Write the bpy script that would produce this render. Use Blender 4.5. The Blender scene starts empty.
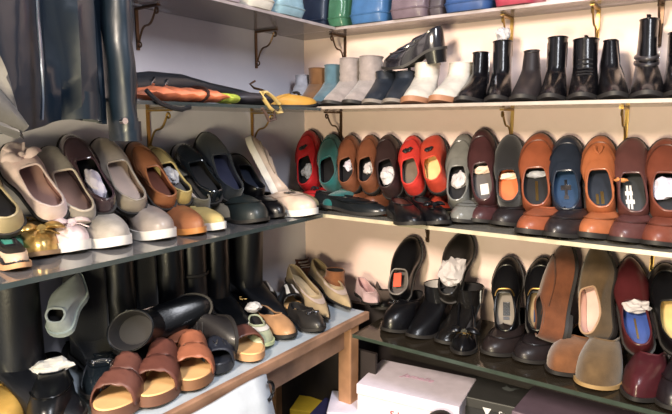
import bpy, bmesh, math, random
from mathutils import Vector, Matrix
random.seed(7)
C = bpy.context.scene.collection
PI = math.pi
V = Vector

# ------------------------------------------------------------------ camera model
F = 559.0; PX = 336.0; PY = 207.0
TH = math.atan(82 / 559.0); YAW = math.radians(35)
FH = V((-math.sin(YAW), math.cos(YAW), 0)); RT = V((math.cos(YAW), math.sin(YAW), 0))
FW = FH * math.cos(TH) + V((0, 0, -math.sin(TH))); UP = RT.cross(FW)
CAM = V((1.269, -1.614, 1.40))

def at(px, py, **k):
    d = FW + RT * ((px - PX) / F) + UP * ((PY - py) / F)
    a, v = list(k.items())[0]; i = 'xyz'.index(a)
    return CAM + d * ((v - CAM[i]) / d[i])

def depth(p): return (V(p) - CAM).dot(FW)

ZT, ZB, ZL, ZR, ZTAB = 1.704, 1.453, 1.143, 0.808, 0.83   # shelf tops and bench top

# ------------------------------------------------------------------ materials
_mc = {}
def mat(key, color, rough=.5, metal=0., coat=0., sheen=0., var=.15, scale=30., bump=.15, bscale=180., spec=.5, emit=0.):
    if key in _mc: return _mc[key]
    m = bpy.data.materials.new(key); m.use_nodes = True
    nt = m.node_tree; b = nt.nodes['Principled BSDF']
    tc = nt.nodes.new('ShaderNodeTexCoord')
    n = nt.nodes.new('ShaderNodeTexNoise'); n.inputs['Scale'].default_value = scale; n.inputs['Detail'].default_value = 3
    nt.links.new(tc.outputs['Object'], n.inputs['Vector'])
    r = nt.nodes.new('ShaderNodeValToRGB')
    lo = [max(0, c * (1 - var)) for c in color]; hi = [min(1, c * (1 + var)) for c in color]
    r.color_ramp.elements[0].color = (*lo, 1); r.color_ramp.elements[1].color = (*hi, 1)
    r.color_ramp.elements[0].position = .3; r.color_ramp.elements[1].position = .7
    nt.links.new(n.outputs['Fac'], r.inputs['Fac']); nt.links.new(r.outputs['Color'], b.inputs['Base Color'])
    b.inputs['Roughness'].default_value = rough; b.inputs['Metallic'].default_value = metal
    b.inputs['Coat Weight'].default_value = coat; b.inputs['Coat Roughness'].default_value = .08
    b.inputs['Sheen Weight'].default_value = sheen; b.inputs['Specular IOR Level'].default_value = spec
    if bump:
        n2 = nt.nodes.new('ShaderNodeTexNoise'); n2.inputs['Scale'].default_value = bscale
        nt.links.new(tc.outputs['Object'], n2.inputs['Vector'])
        bp = nt.nodes.new('ShaderNodeBump'); bp.inputs['Strength'].default_value = bump; bp.inputs['Distance'].default_value = .002
        nt.links.new(n2.outputs['Fac'], bp.inputs['Height']); nt.links.new(bp.outputs['Normal'], b.inputs['Normal'])
    _mc[key] = m
    return m

def srgb(r, g, b):
    f = lambda c: (c / 255 / 12.92) if c / 255 <= .04045 else ((c / 255 + .055) / 1.055) ** 2.4
    return (f(r), f(g), f(b))
ALB = .68
def alb(r, g, b): return tuple(c * ALB for c in srgb(r, g, b))
def leather(r, g, b, rough=.38): return mat('leather_%d_%d_%d_%d' % (r, g, b, rough * 100), alb(r, g, b), rough, coat=.06, bump=.12, spec=.36)
def darker(m, k=.5):
    key = m.name + '_dark'
    if key in _mc: return _mc[key]
    c = m.copy(); c.name = key; _mc[key] = c
    for n in c.node_tree.nodes:
        if n.type == 'VALTORGB':
            for e in n.color_ramp.elements: e.color = [v * k for v in e.color[:3]] + [1]
    return c
def patent(r, g, b): return mat('patent_%d_%d_%d' % (r, g, b), srgb(r, g, b), .2, coat=1., bump=.04, var=.05)
def suede(r, g, b): return mat('suede_%d_%d_%d' % (r, g, b), alb(r, g, b), .92, sheen=.25, bump=.35, bscale=350, var=.22, spec=.2)
def metalm(r, g, b, rough=.3): return mat('metal_%d_%d_%d' % (r, g, b), srgb(r, g, b), rough, metal=1., bump=.0)
def plain(r, g, b, rough=.7): return mat('plain_%d_%d_%d' % (r, g, b), srgb(r, g, b), rough, bump=.08, var=.07)

def glass_mat(key, tint, dust, dustcol, rough=.06, ior=1.45):
    m = bpy.data.materials.new(key); m.use_nodes = True; nt = m.node_tree; nt.nodes.clear()
    out = nt.nodes.new('ShaderNodeOutputMaterial')
    tr = nt.nodes.new('ShaderNodeBsdfTransparent'); tr.inputs['Color'].default_value = (*tint, 1)
    gl = nt.nodes.new('ShaderNodeBsdfGlossy'); gl.inputs['Roughness'].default_value = rough
    df = nt.nodes.new('ShaderNodeBsdfDiffuse'); df.inputs['Color'].default_value = (*dustcol, 1)
    n = nt.nodes.new('ShaderNodeTexNoise'); n.inputs['Scale'].default_value = 9; n.inputs['Detail'].default_value = 4
    mr = nt.nodes.new('ShaderNodeMapRange'); mr.inputs['To Min'].default_value = dust * .7; mr.inputs['To Max'].default_value = min(1, dust * 1.3)
    nt.links.new(n.outputs['Fac'], mr.inputs['Value'])
    m1 = nt.nodes.new('ShaderNodeMixShader'); nt.links.new(mr.outputs['Result'], m1.inputs['Fac'])
    nt.links.new(tr.outputs[0], m1.inputs[1]); nt.links.new(df.outputs[0], m1.inputs[2])
    fr = nt.nodes.new('ShaderNodeFresnel'); fr.inputs['IOR'].default_value = ior
    m2 = nt.nodes.new('ShaderNodeMixShader'); nt.links.new(fr.outputs[0], m2.inputs['Fac'])
    nt.links.new(m1.outputs[0], m2.inputs[1]); nt.links.new(gl.outputs[0], m2.inputs[2])
    nt.links.new(m2.outputs[0], out.inputs['Surface'])
    return m

# ------------------------------------------------------------------ object helpers
class MB:
    def __init__(s): s.v = []; s.f = []
    def add(s, vs, fs):
        o = len(s.v); s.v += [tuple(p) for p in vs]; s.f += [tuple(i + o for i in f) for f in fs]; return s
    def box(s, c, d, M=None):
        x, y, z = d[0] / 2, d[1] / 2, d[2] / 2
        vs = [V((sx * x, sy * y, sz * z)) for sz in (-1, 1) for sy in (-1, 1) for sx in (-1, 1)]
        vs = [(M @ p if M else p) + V(c) for p in vs]
        return s.add(vs, [(0, 2, 3, 1), (4, 5, 7, 6), (0, 1, 5, 4), (2, 6, 7, 3), (0, 4, 6, 2), (1, 3, 7, 5)])
    def tube(s, pts, r, n=6, closed=False, flat=1.):
        pts = [V(p) for p in pts]; K = len(pts); vs = []; up = V((0.13, .21, .97))
        for i, p in enumerate(pts):
            a = pts[i - 1] if (i or closed) else p; b = pts[(i + 1) % K] if (i < K - 1 or closed) else p
            t = (b - a).normalized() if (b - a).length > 1e-9 else V((1, 0, 0))
            u = up - t * up.dot(t); u = u.normalized() if u.length > 1e-4 else t.orthogonal().normalized()
            w = t.cross(u)
            rr = r[i] if isinstance(r, (list, tuple)) else r
            for j in range(n):
                q = 2 * PI * j / n
                vs.append(p + u * (math.cos(q) * rr * flat) + w * (math.sin(q) * rr))
        fs = []
        for i in range(K if closed else K - 1):
            for j in range(n):
                i2 = (i + 1) % K; j2 = (j + 1) % n
                fs.append((i * n + j, i * n + j2, i2 * n + j2, i2 * n + j))
        if not closed: fs += [tuple(range(n))[::-1], tuple((K - 1) * n + j for j in range(n))]
        return s.add(vs, fs)
    def loops(s, rows, closed=True, cap0=False, cap1=False):
        n = len(rows[0]); vs = [p for r in rows for p in r]; fs = []
        for i in range(len(rows) - 1):
            for j in range(n if closed else n - 1):
                j2 = (j + 1) % n
                fs.append((i * n + j, i * n + j2, (i + 1) * n + j2, (i + 1) * n + j))
        if cap0: fs += strip(n, 0, True)
        if cap1: fs += strip(n, (len(rows) - 1) * n, False)
        return s.add(vs, fs)
    def build(s, name, m, parent=None, smooth=True, bevel=0., mw=None):
        me = bpy.data.meshes.new(name); me.from_pydata(s.v, [], s.f); me.update()
        bm = bmesh.new(); bm.from_mesh(me); bmesh.ops.remove_doubles(bm, verts=bm.verts, dist=1e-6)
        bmesh.ops.recalc_face_normals(bm, faces=bm.faces); bm.to_mesh(me); bm.free()
        o = bpy.data.objects.new(name, me); C.objects.link(o)
        me.materials.append(m)
        if smooth:
            me.polygons.foreach_set('use_smooth', [True] * len(me.polygons))
            try: me.set_sharp_from_angle(angle=math.radians(50))
            except Exception: pass
        if bevel:
            b = o.modifiers.new('bevel', 'BEVEL'); b.width = bevel; b.segments = 2; b.limit_method = 'ANGLE'
        if parent: o.parent = parent
        if mw is not None: o.matrix_world = mw
        return o

def strip(n, o, flip):
    """faces filling a loop of n points (symmetric about its long axis) with a ladder of quads"""
    fs = []
    for i in range(n // 2):
        a, b, c, d = i, (i + 1), (n - i - 1) % n, (n - i) % n
        q = []
        for k in (a, b, c, d):
            if k % n not in q: q.append(k % n)
        if len(q) > 2: fs.append(tuple(o + k for k in (q[::-1] if flip else q)))
    return fs

def tag(o, label=None, cat=None, group=None, kind=None):
    if label: o['label'] = label
    if cat: o['category'] = cat
    if group: o['group'] = group
    if kind: o['kind'] = kind
    return o
def empty(name, M, label, cat, group=None):
    o = bpy.data.objects.new(name, None); o.empty_display_size = .05; C.objects.link(o)
    o.matrix_world = M; return tag(o, label, cat, group)
def frame(o, x, up):
    X = V(x).normalized(); Z = V(up) - X * V(up).dot(X); Z.normalize(); Y = Z.cross(X)
    M = Matrix.Identity(4)
    for i in range(3): M[i][0], M[i][1], M[i][2], M[i][3] = X[i], Y[i], Z[i], o[i]
    return M
def smooth(a, b, x):
    t = min(1, max(0, (x - a) / (b - a))); return t * t * (3 - 2 * t)
def interp(x, xs, ys):
    for i in range(len(xs) - 1):
        if x <= xs[i + 1]:
            t = (x - xs[i]) / (xs[i + 1] - xs[i]); t = t * t * (3 - 2 * t); return ys[i] + (ys[i + 1] - ys[i]) * t
    return ys[-1]

# ------------------------------------------------------------------ shoe generator
BLACK = leather(15, 15, 19, .32); DARK = plain(26, 24, 26, .8); RUB = plain(30, 27, 26, .6)
WHITE = plain(204, 200, 195, .6); TANIN = plain(170, 130, 95, .7); GREYIN = plain(88, 84, 84, .8)
GOLD = metalm(150, 120, 70, .35); SILV = metalm(190, 190, 195, .25)
NS = 36
class Last:
    """geometry of one shoe: toe along +x, heel at the origin, sole on z = 0"""
    def __init__(s, L, W, toe='round', a0=.03, a1=.5, hv=.058, hs=.05, hb=.062, sole_t=.009, heel=.0, spring=.008, k=.74, side=1, pz=1.05, cpow=.5, lin=False):
        s.__dict__.update(locals())
    def w(s, u):
        W = s.W
        b = interp(u, [0, .14, .42, .68, 1.01], [.36, .37, .36, .5, .44]) * W
        if u < .14: b *= math.sqrt(max(0, 1 - ((.14 - u) / .14) ** 2))
        st, p, q = {'round': (.68, 2.2, 2.0), 'point': (.6, 1.35, 1.25), 'square': (.74, 3.6, 2.6), 'almond': (.64, 1.75, 1.6)}[s.toe]
        if u > st: b *= max(0, 1 - ((u - st) / (1 - st)) ** p) ** (1 / q)
        return b
    def bend(s, u): return s.side * s.W * .07 * math.sin(PI * min(1, u)) 
    def rise(s, u):
        return s.heel * (1 - smooth(.12, .62, u)) + s.spring * max(0, (u - .7) / .3) ** 2
    def warp(s, p): return V((p[0], p[1] + s.bend(p[0] / s.L) - s.bend(.5) * .5, p[2] + s.rise(p[0] / s.L)))
    def O(s, ph, e=0.):
        u = (1 - math.cos(ph)) / 2; sg = 1 if math.sin(ph) >= 0 else -1
        x = s.L * u; y = sg * s.w(u)
        if e:
            cx = s.L * .5; r = V((x - cx, y)); 
            x = cx + (x - cx) * (1 + e / (s.L * .5)); y = y + sg * e * abs(math.sin(ph)) ** .4
        return x, y
    def Cc(s, ph, ins=0.):
        u = (1 - math.cos(ph)) / 2; sg = 1 if math.sin(ph) >= 0 else -1
        u2 = s.a0 + (s.a1 - s.a0) * u
        y = sg * s.k * s.w(max(u2, .1)) * abs(math.sin(ph)) ** (.75 + (s.cpow - .75) * u)
        x = s.L * u2
        if ins:
            cx = s.L * (s.a0 + s.a1) / 2; x = cx + (x - cx) * (1 - ins / (s.L * .2)); y -= sg * ins * abs(math.sin(ph))
        return x, y, interp(u, [0, .45, 1.0], [s.hb, s.hs, s.hv])
    def S(s, ph, t, off=0., ins=0.):
        ox, oy = s.O(ph, -ins); cx, cy, cz = s.Cc(ph, ins * .5)
        f = math.sin(t * PI / 2) ** s.pz; g = 1 - math.cos(t * PI / 2)
        if s.lin: f = t ** (.74 if s.pz > 1.3 else s.pz); g = .75 * t + .25 * t * t
        z0 = s.sole_t + (.003 if ins else -.001)
        p = V((ox + (cx - ox) * g, oy + (cy - oy) * g, z0 + (cz - z0) * f - (ins * .3 if ins else 0)))
        if off:
            e = .03; a = s.S(ph + e, t) - s.S(ph - e, t); b = s.S(ph, min(1, t + e)) - s.S(ph, max(0, t - e))
            n = a.cross(b)
            if n.length > 1e-12:
                n.normalize()
                if n.z < -.2: n = -n
                return s.warp(p) + n * off
        return s.warp(p)

def phs(n=NS): return [2 * PI * i / n for i in range(n)]

def sole_part(g, root, m, name='sole', e=.004, heelm=None, footbed=None):
    lo = [g.warp((*g.O(p, e), 0)) for p in phs()]; hi = [g.warp((*g.O(p, e), g.sole_t)) for p in phs()]
    MB().loops([lo, hi], cap0=True, cap1=True).build(name, m, root)
    if g.heel > .004:
        us = .27; ps = [p for p in phs(48) if (1 - math.cos(p)) / 2 <= us]
        ps = sorted([p if p < PI else p - 2 * PI for p in ps])
        top = [g.warp((*g.O(p, e * .5), .001)) for p in ps]
        bot = []
        tp = .86 if g.heel > .03 else .97
        for p in top:
            q = V(p); q.x = .12 * g.L + (q.x - .12 * g.L) * tp; q.y *= tp; q.z = 0; bot.append(q)
        n = len(top); b = MB().loops([bot, top]); b.f.append(tuple(range(n))[::-1]); b.f.append(tuple(range(n, 2 * n)))
        b.build('heel', heelm or m, root)

def tip(g, u, z=0.): return g.warp((g.L * u, 0, z))

def decorate(g, root, decor, upper):
    for d in decor or []:
        k = d[0]; m = d[1] if len(d) > 1 else upper
        if k == 'seam':           # moccasin apron seam
            t = d[2] if len(d) > 2 else .5
            MB().tube([g.S(PI * (.42 + 1.16 * i / 28), t + .18 * (abs(i - 14) / 14) ** 2, .001) for i in range(29)], .0022, 5).build('apron_seam', darker(m), root)
        elif k == 'strap':        # saddle band across the vamp
            rows = [[g.S(PI * (.38 + 1.24 * i / 20), t, .0022) for i in range(21)] for t in (.66, .72, .8, .86)]
            MB().loops(rows, closed=False).build('vamp_strap', m, root)
        elif k == 'toecap':
            rows = [[g.S(PI * (.62 + .76 * i / 20), t, .0012) for i in range(21)] for t in (.02, .15, .3, .42, .46)]
            MB().loops(rows, closed=False).build('toe_cap', m, root)
        elif k == 'bit':          # metal snaffle or buckle
            c = g.S(PI, .8, .005); w = g.W * .2
            b = MB().tube([c + V((0, -w, -.003)), c, c + V((0, w, -.003))], .0026, 6)
            for sg in (-1, 1): b.tube([c + V((.006 * math.cos(q), sg * w + .006 * math.sin(q), -.003)) for q in phs(10)], .0016, 5, closed=True)
            b.build('metal_bit', m, root)
        elif k == 'bar':
            MB().tube([g.S(PI * (.72 + .56 * i / 10), .95, .003) for i in range(11)], .0022, 6).build('metal_bar', m, root)
        elif k == 'buckle':
            c = g.S(PI * 1.12, .78, .004); 
            b = MB().tube([c + V((.012 * sx, .010 * sy, 0)) for sx, sy in ((-1, -1), (1, -1), (1, 1), (-1, 1))], .002, 5, closed=True)
            b.tube([c + V((-.012, 0, .001)), c + V((.012, 0, .001))], .0014, 5); b.build('buckle', m, root)
        elif k == 'bow':
            c = g.S(PI, d[3] if len(d) > 3 else .84, .004); sc = d[2] if len(d) > 2 else 1.
            b = MB()
            for sg in (-1, 1):
                pts = [c + V((.007 * sc * math.sin(2 * q) , sg * sc * (.021 * math.sin(q)), .006 * sc * math.sin(q))) for q in [PI * i / 10 for i in range(11)]]
                rad = [.002 + .007 * sc * math.sin(PI * i / 10) for i in range(11)]
                b.tube([c + V((-.004 * math.sin(i * .6), sg * sc * .026 * i / 10, .005 * sc * math.sin(PI * i / 10))) for i in range(11)], rad, 8, flat=.55)
                b.tube([c, c + V((.012 * sc, sg * .008 * sc, .001)), c + V((.024 * sc, sg * .013 * sc, -.004))], [.002, .003, .0035], 6, flat=.5)
            b.tube([c + V((-.004, 0, .002)), c + V((.005, 0, .003))], .0055 * sc, 8); b.build('bow', m, root)
        elif k == 'laces':
            b = MB()
            for j in range(4):
                t = .62 + .1 * j
                b.tube([g.S(PI * (.9 - .02 * j + (.2 + .04 * j) * i / 6), t, .003) for i in range(7)], .0016, 5)
            b.build('laces', m, root)
        elif k == 'tassel':
            c = g.S(PI, .72, .004); b = MB()
            for sg in (-1, 1):
                b.tube([c + V((-.008, 0, 0)), c + V((0, sg * .006, .002)), c + V((.016, sg * .008, -.003))], [.0015, .003, .0045], 6)
            b.build('tassel', m, root)
        elif k == 'label':        # printed maker's tab on the insole
            z = g.sole_t + .0105; x0 = .17 * g.L
            b = MB().add([g.warp((x0 + dx, dy, z)) for dx, dy in ((0, -.011), (.035, -.011), (.035, .011), (0, .011))], [(0, 1, 2, 3)])
            b.build('insole_label', m, root)
        elif k == 'mark':         # short light strokes printed on the insole
            z = g.sole_t + .011; b = MB()
            for x0, x1, y0, y1 in d[2]:
                b.add([g.warp((g.L * x, y * g.W, z)) for x, y in ((x0, y0), (x1, y0), (x1, y1), (x0, y1))], [(0, 1, 2, 3)])
            b.build('insole_print', m, root)
        elif k == 'brogue':
            b = MB()
            for i in range(15):
                for t in (.4, .62):
                    c = g.S(PI * (.66 + .68 * i / 14), t, .0008); b.tube([c, c + V((0, 0, .0016))], .0016, 5)
            b.build('brogue_studs', m, root)
        elif k == 'zip':
            MB().tube([g.S(PI * .3, .35 + .6 * i / 8, .002) for i in range(9)], .0025, 5).build('zip', m, root)

def regroup(root):
    ch = list(root.children); base = lambda o: o.name.split('.')[0]
    for kid, par in (('heel', ('sole',)), ('insole_label', ('insole',)), ('insole_print', ('insole',)), ('metal_bit', ('vamp_strap',)), ('buckle', ('vamp_strap', 'ankle_strap')), ('tassel', ('vamp_strap',)), ('brogue_studs', ('toe_cap',))):
        for o in ch:
            if base(o) == kid:
                for q in ch:
                    if base(q) in par and q.parent == root: o.parent = q; break

def shoe(name, label, M, L, W, upper, sole=RUB, lining=DARK, insole=None, collar=None, cat='shoe', group=None, decor=None, heelm=None, **kw):
    g = Last(L, W, **kw)
    root = empty(name, M, label, cat, group)
    P = phs(); rows = [[g.S(p, t / 9) for p in P] for t in range(10)]
    MB().loops(rows).build('upper', upper, root)
    MB().loops([[g.S(p, t / 6, ins=.003) for p in P] for t in range(7)]).build('lining', lining, root)
    z = g.sole_t + .009
    MB().loops([[g.warp((*g.O(p, -.005), z)) for p in P], [g.warp((*g.O(p, -.005), z + .0008)) for p in P]], cap0=True, cap1=True).build('insole', insole or lining, root)
    MB().tube([g.S(p, 1.) for p in P], .0026, 6, closed=True).build('collar', collar or upper, root)
    sole_part(g, root, sole, heelm=heelm)
    decorate(g, root, decor, upper)
    regroup(root)
    return root, g, M

def boot(name, label, M, L, W, H, upper, sole=RUB, lining=DARK, top_w=.042, top_l=.055, lean=0., cat='boot', group=None, decor=None, heelm=None, slouch=0., cut=0., **kw):
    kw.setdefault('a0', .03); kw.setdefault('lin', True); kw.setdefault('a1', .45); kw.setdefault('hv', .072); kw.setdefault('hs', .070); kw.setdefault('hb', .072)
    kw.setdefault('pz', 1.35); kw.setdefault('heel', .022); kw.setdefault('k', max(.85, .98 * top_w / (.365 * W))); kw.setdefault('cpow', .8)
    g = Last(L, W, **kw); root = empty(name, M, label, cat, group)
    P = phs(); rows = [[g.S(p, t / 9) for p in P] for t in range(10)]
    ank = rows[-1]; H0 = H
    cx = L * .23
    for i in range(1, 8):
        t = i / 7; row = []
        for j, p in enumerate(P):
            ex = cx + lean * 1. - math.cos(p) * top_l; ey = math.sin(p) * top_w
            q = ank[j]; e = t
            z = q.z + (H0 + cut * math.cos(p) - q.z) * t
            wr = slouch * math.sin(t * 19 + 1.3 * math.sin(p)) 
            row.append(V((q.x + (ex - q.x) * e + wr * math.cos(p), q.y + (ey - q.y) * e + wr * math.sin(p), z)))
        rows.append(row)
    MB().loops(rows).build('upper', upper, root)
    top = rows[-1]; ctr = sum(top, V()) / len(top)
    ins = [[ctr + (q - ctr) * (.94 - dz * 6) + V((0, 0, -dz)) for q in top] for dz in (0.0005, .02, .035)]
    MB().loops([top] + ins, cap1=True).build('lining', lining, root)
    MB().tube(top, .002, 6, closed=True).build('collar', upper, root)
    sole_part(g, root, sole, heelm=heelm)
    for d in decor or []:
        m = d[1] if len(d) > 1 else upper
        if d[0] == 'tab':
            b = top[0]; MB().tube([b + V((0, 0, -.02)), b + V((-.003, 0, .012)), b + V((-.001, 0, .016)), b + V((.003, 0, .012)), b + V((.003, 0, -.02))], .006, 6, flat=.3).build('pull_tab', m, root)
        elif d[0] == 'elastic':
            for s0 in (.27, 1.73):
                r2 = []
                for ri in range(9, 16):
                    k = (ri - 9) / 6; wd = .05 + .04 * k
                    r2.append([])
                    for a in range(5):
                        ph = (PI * (s0 + .13 * (1 if s0 < 1 else -1)) + PI * wd * (a - 2)) % (2 * PI)
                        fi = ph / (2 * PI) * NS; i0 = int(fi) % NS; fr = fi - int(fi)
                        q = rows[ri][i0].lerp(rows[ri][(i0 + 1) % NS], fr)
                        c0 = sum(rows[ri], V()) / NS; n = (q - c0); n.z = 0
                        r2[-1].append(q + n.normalized() * .0012)
                MB().loops(r2, closed=False).build('elastic_panel', m, root)
        elif d[0] == 'strapband':
            ri = d[2] if len(d) > 2 else 11
            c0 = sum(rows[ri], V()) / NS
            MB().tube([q + (q - c0).normalized() * .002 for q in rows[ri]], .0034, 6, closed=True, flat=1.6).build('ankle_strap', m, root)
            if len(d) > 3:
                q = rows[ri][int(NS * .25)]; 
                MB().tube([q + V((.009 * sx, .004, .008 * sz)) for sx, sz in ((-1, -1), (1, -1), (1, 1), (-1, 1))], .0018, 5, closed=True).build('buckle', d[3], root)
        elif d[0] == 'zip':
            fi = int(NS * .3); MB().tube([rows[r][fi] + V((0, .001, 0)) for r in range(5, len(rows))], .0022, 5).build('zip', m, root)
        elif d[0] == 'laces':
            b = MB()
            for r in (7, 8, 9, 10, 11):
                a, c = rows[r][NS // 2 - 3], rows[r][NS // 2 + 3]; mid = rows[r][NS // 2] + V((.004, 0, .002))
                b.tube([a, mid, c], .002, 5)
            b.build('laces', m, root)
        elif d[0] in ('toecap', 'seam', 'brogue'): decorate(g, root, [d], upper)
    regroup(root)
    return root, g, M

def sandal(name, label, M, L, W, strapm, bed, solem, bands, sole_t=.022, toe='round', woven=False, group=None, heel=0., arch=.05, extra=None, cat='sandal'):
    g = Last(L, W, toe=toe, sole_t=sole_t, heel=heel, spring=.004)
    root = empty(name, M, label, cat, group)
    P = phs()
    sole_part(g, root, solem, e=.002)
    MB().loops([[g.warp((*g.O(p, -.001), g.sole_t)) for p in P], [g.warp((*g.O(p, -.003), g.sole_t + .003)) for p in P]], cap0=True, cap1=True).build('footbed', bed, root)
    for (u0, u1, h) in bands:
        rows = []
        for i in range(7):
            u = u0 + (u1 - u0) * i / 6; row = []
            for j in range(15):
                q = PI * j / 14; w = g.w(u) + .002
                hh = h * (1 - .25 * i / 6)
                bump = (.0022 * math.sin(i * 3.1 + j * 2.2) if woven else 0)
                row.append(g.warp((u * L, -w * math.copysign(abs(math.cos(q)) ** .75, math.cos(q)), g.sole_t * .7 + (hh + bump) * math.sin(q) ** .8)))
            rows.append(row)
        o = MB().loops(rows, closed=False).build('strap', strapm, root)
        md = o.modifiers.new('solid', 'SOLIDIFY'); md.thickness = .003; md.offset = 1
    for d in extra or []:
        if d[0] == 'studs':
            u0, u1, h = bands[0]; b = MB()
            for j in range(5):
                q = PI * (.3 + .1 * j); u = (u0 + u1) / 2
                c = g.warp((u * L, -(g.w(u)) * math.cos(q), g.sole_t * .7 + h * .9 * math.sin(q) ** .8 + .003))
                b.tube([c + V((-.012, 0, 0)), c + V((.012, (.004 if j % 2 else -.004), 0))], .0018, 5)
            b.build('studs', d[1], root)
        elif d[0] == 'bands':
            u0, u1, h = bands[0]
            for q0 in (.36, .56):
                rows = []
                for i in range(7):
                    u = u0 + (u1 - u0) * (.1 + .75 * i / 6); w = g.w(u) + .004; hh = h * (1 - .25 * (.1 + .75 * i / 6)) + .0035
                    rows.append([g.warp((u * L, -w * math.copysign(abs(math.cos(q)) ** .75, math.cos(q)), g.sole_t * .7 + hh * math.sin(q) ** .8)) for q in [PI * (q0 + .10 * j / 3) for j in range(4)]])
                MB().loops(rows, closed=False).build('white_stripe', d[1], root)
        elif d[0] == 'buckle':
            u0, u1, h = bands[0]; u = (u0 + u1) / 2; c = g.warp((u * L, -g.w(u) * .7, g.sole_t + h * .62))
            MB().tube([c + V((.009 * sx, -.004, .009 * sz)) for sx, sz in ((-1, -1), (1, -1), (1, 1), (-1, 1))], .002, 5, closed=True).build('buckle', d[1], root)
        elif d[0] == 'backstrap':
            MB().tube([g.warp((L * (.36 - .33 * math.sin(q)), g.w(.3) * math.cos(q), g.sole_t + .03 + .02 * math.sin(q))) for q in [PI * i / 12 for i in range(13)]], .004, 6, flat=1.5).build('heel_strap', d[1], root)
    return root, g, M

def paper(label, p, size, m, name='crumpled_paper', squash=(1, 1, 1), group=None):
    bm = bmesh.new(); bmesh.ops.create_icosphere(bm, subdivisions=3, radius=size)
    sd = random.random() * 50
    from mathutils import noise
    for v in bm.verts:
        n = noise.noise(v.co * (1.6 / size) + V((sd, 0, 0))) * .35 + abs(noise.noise(v.co * (4 / size) + V((0, sd, 0)))) * .3
        v.co *= .85 + n
        v.co.x *= squash[0]; v.co.y *= squash[1]; v.co.z *= squash[2]
    me = bpy.data.meshes.new(name); bm.to_mesh(me); bm.free(); me.materials.append(m)
    o = bpy.data.objects.new(name, me); C.objects.link(o); o.location = p
    return tag(o, label, 'paper', group)

def text(body, size, m, parent, M, name='lettering', shear=0., extrude=.0003):
    cu = bpy.data.curves.new(name, 'FONT'); cu.body = body; cu.size = size; cu.extrude = extrude; cu.align_x = 'CENTER'; cu.align_y = 'CENTER'; cu.shear = shear
    cu.materials.append(m); tmp = bpy.data.objects.new(name, cu); C.objects.link(tmp)
    dg = bpy.context.evaluated_depsgraph_get(); me = bpy.data.meshes.new_from_object(tmp.evaluated_get(dg)); me.name = name
    bpy.data.objects.remove(tmp); o = bpy.data.objects.new(name, me); C.objects.link(o); o.parent = parent; o.matrix_local = M
    return o

# ================================================================== SETTING
def wall_mat(key, c1, c2, seed):
    m = bpy.data.materials.new(key); m.use_nodes = True; nt = m.node_tree; b = nt.nodes['Principled BSDF']
    tc = nt.nodes.new('ShaderNodeTexCoord'); mp = nt.nodes.new('ShaderNodeMapping'); mp.inputs['Location'].default_value = (seed, seed, 0)
    nt.links.new(tc.outputs['Object'], mp.inputs['Vector'])
    n = nt.nodes.new('ShaderNodeTexNoise'); n.inputs['Scale'].default_value = 2.2; n.inputs['Detail'].default_value = 6; n.inputs['Roughness'].default_value = .6
    nt.links.new(mp.outputs[0], n.inputs['Vector'])
    r = nt.nodes.new('ShaderNodeValToRGB'); r.color_ramp.elements[0].color = (*c1, 1); r.color_ramp.elements[1].color = (*c2, 1)
    r.color_ramp.elements[0].position = .35; r.color_ramp.elements[1].position = .65
    nt.links.new(n.outputs['Fac'], r.inputs['Fac']); nt.links.new(r.outputs['Color'], b.inputs['Base Color'])
    b.inputs['Roughness'].default_value = .75
    n2 = nt.nodes.new('ShaderNodeTexNoise'); n2.inputs['Scale'].default_value = 60; nt.links.new(tc.outputs['Object'], n2.inputs['Vector'])
    bp = nt.nodes.new('ShaderNodeBump'); bp.inputs['Strength'].default_value = .12; bp.inputs['Distance'].default_value = .003
    nt.links.new(n2.outputs['Fac'], bp.inputs['Height']); nt.links.new(bp.outputs['Normal'], b.inputs['Normal'])
    return m
def struct(name, c, d, m):
    o = MB().box((0, 0, 0), d).build(name, m, smooth=False); o.location = c; return tag(o, kind='structure')
struct('wall_left', (-.05, -1.5, 1.25), (.1, 3.0, 2.5), wall_mat('wall_left_light_tint', srgb(184, 180, 190), srgb(198, 196, 204), 3))  # cool light on this wall is put into its base tint
struct('wall_right', (1.3, .05, 1.25), (2.8, .1, 2.5), wall_mat('wall_right_light_tint', srgb(230, 204, 196), srgb(238, 216, 206), 8))  # pinkish base tint carries the warm light falling here
struct('floor', (1.3, -1.5, -.025), (2.8, 3.0, .05), plain(48, 50, 56, .6))

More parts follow.
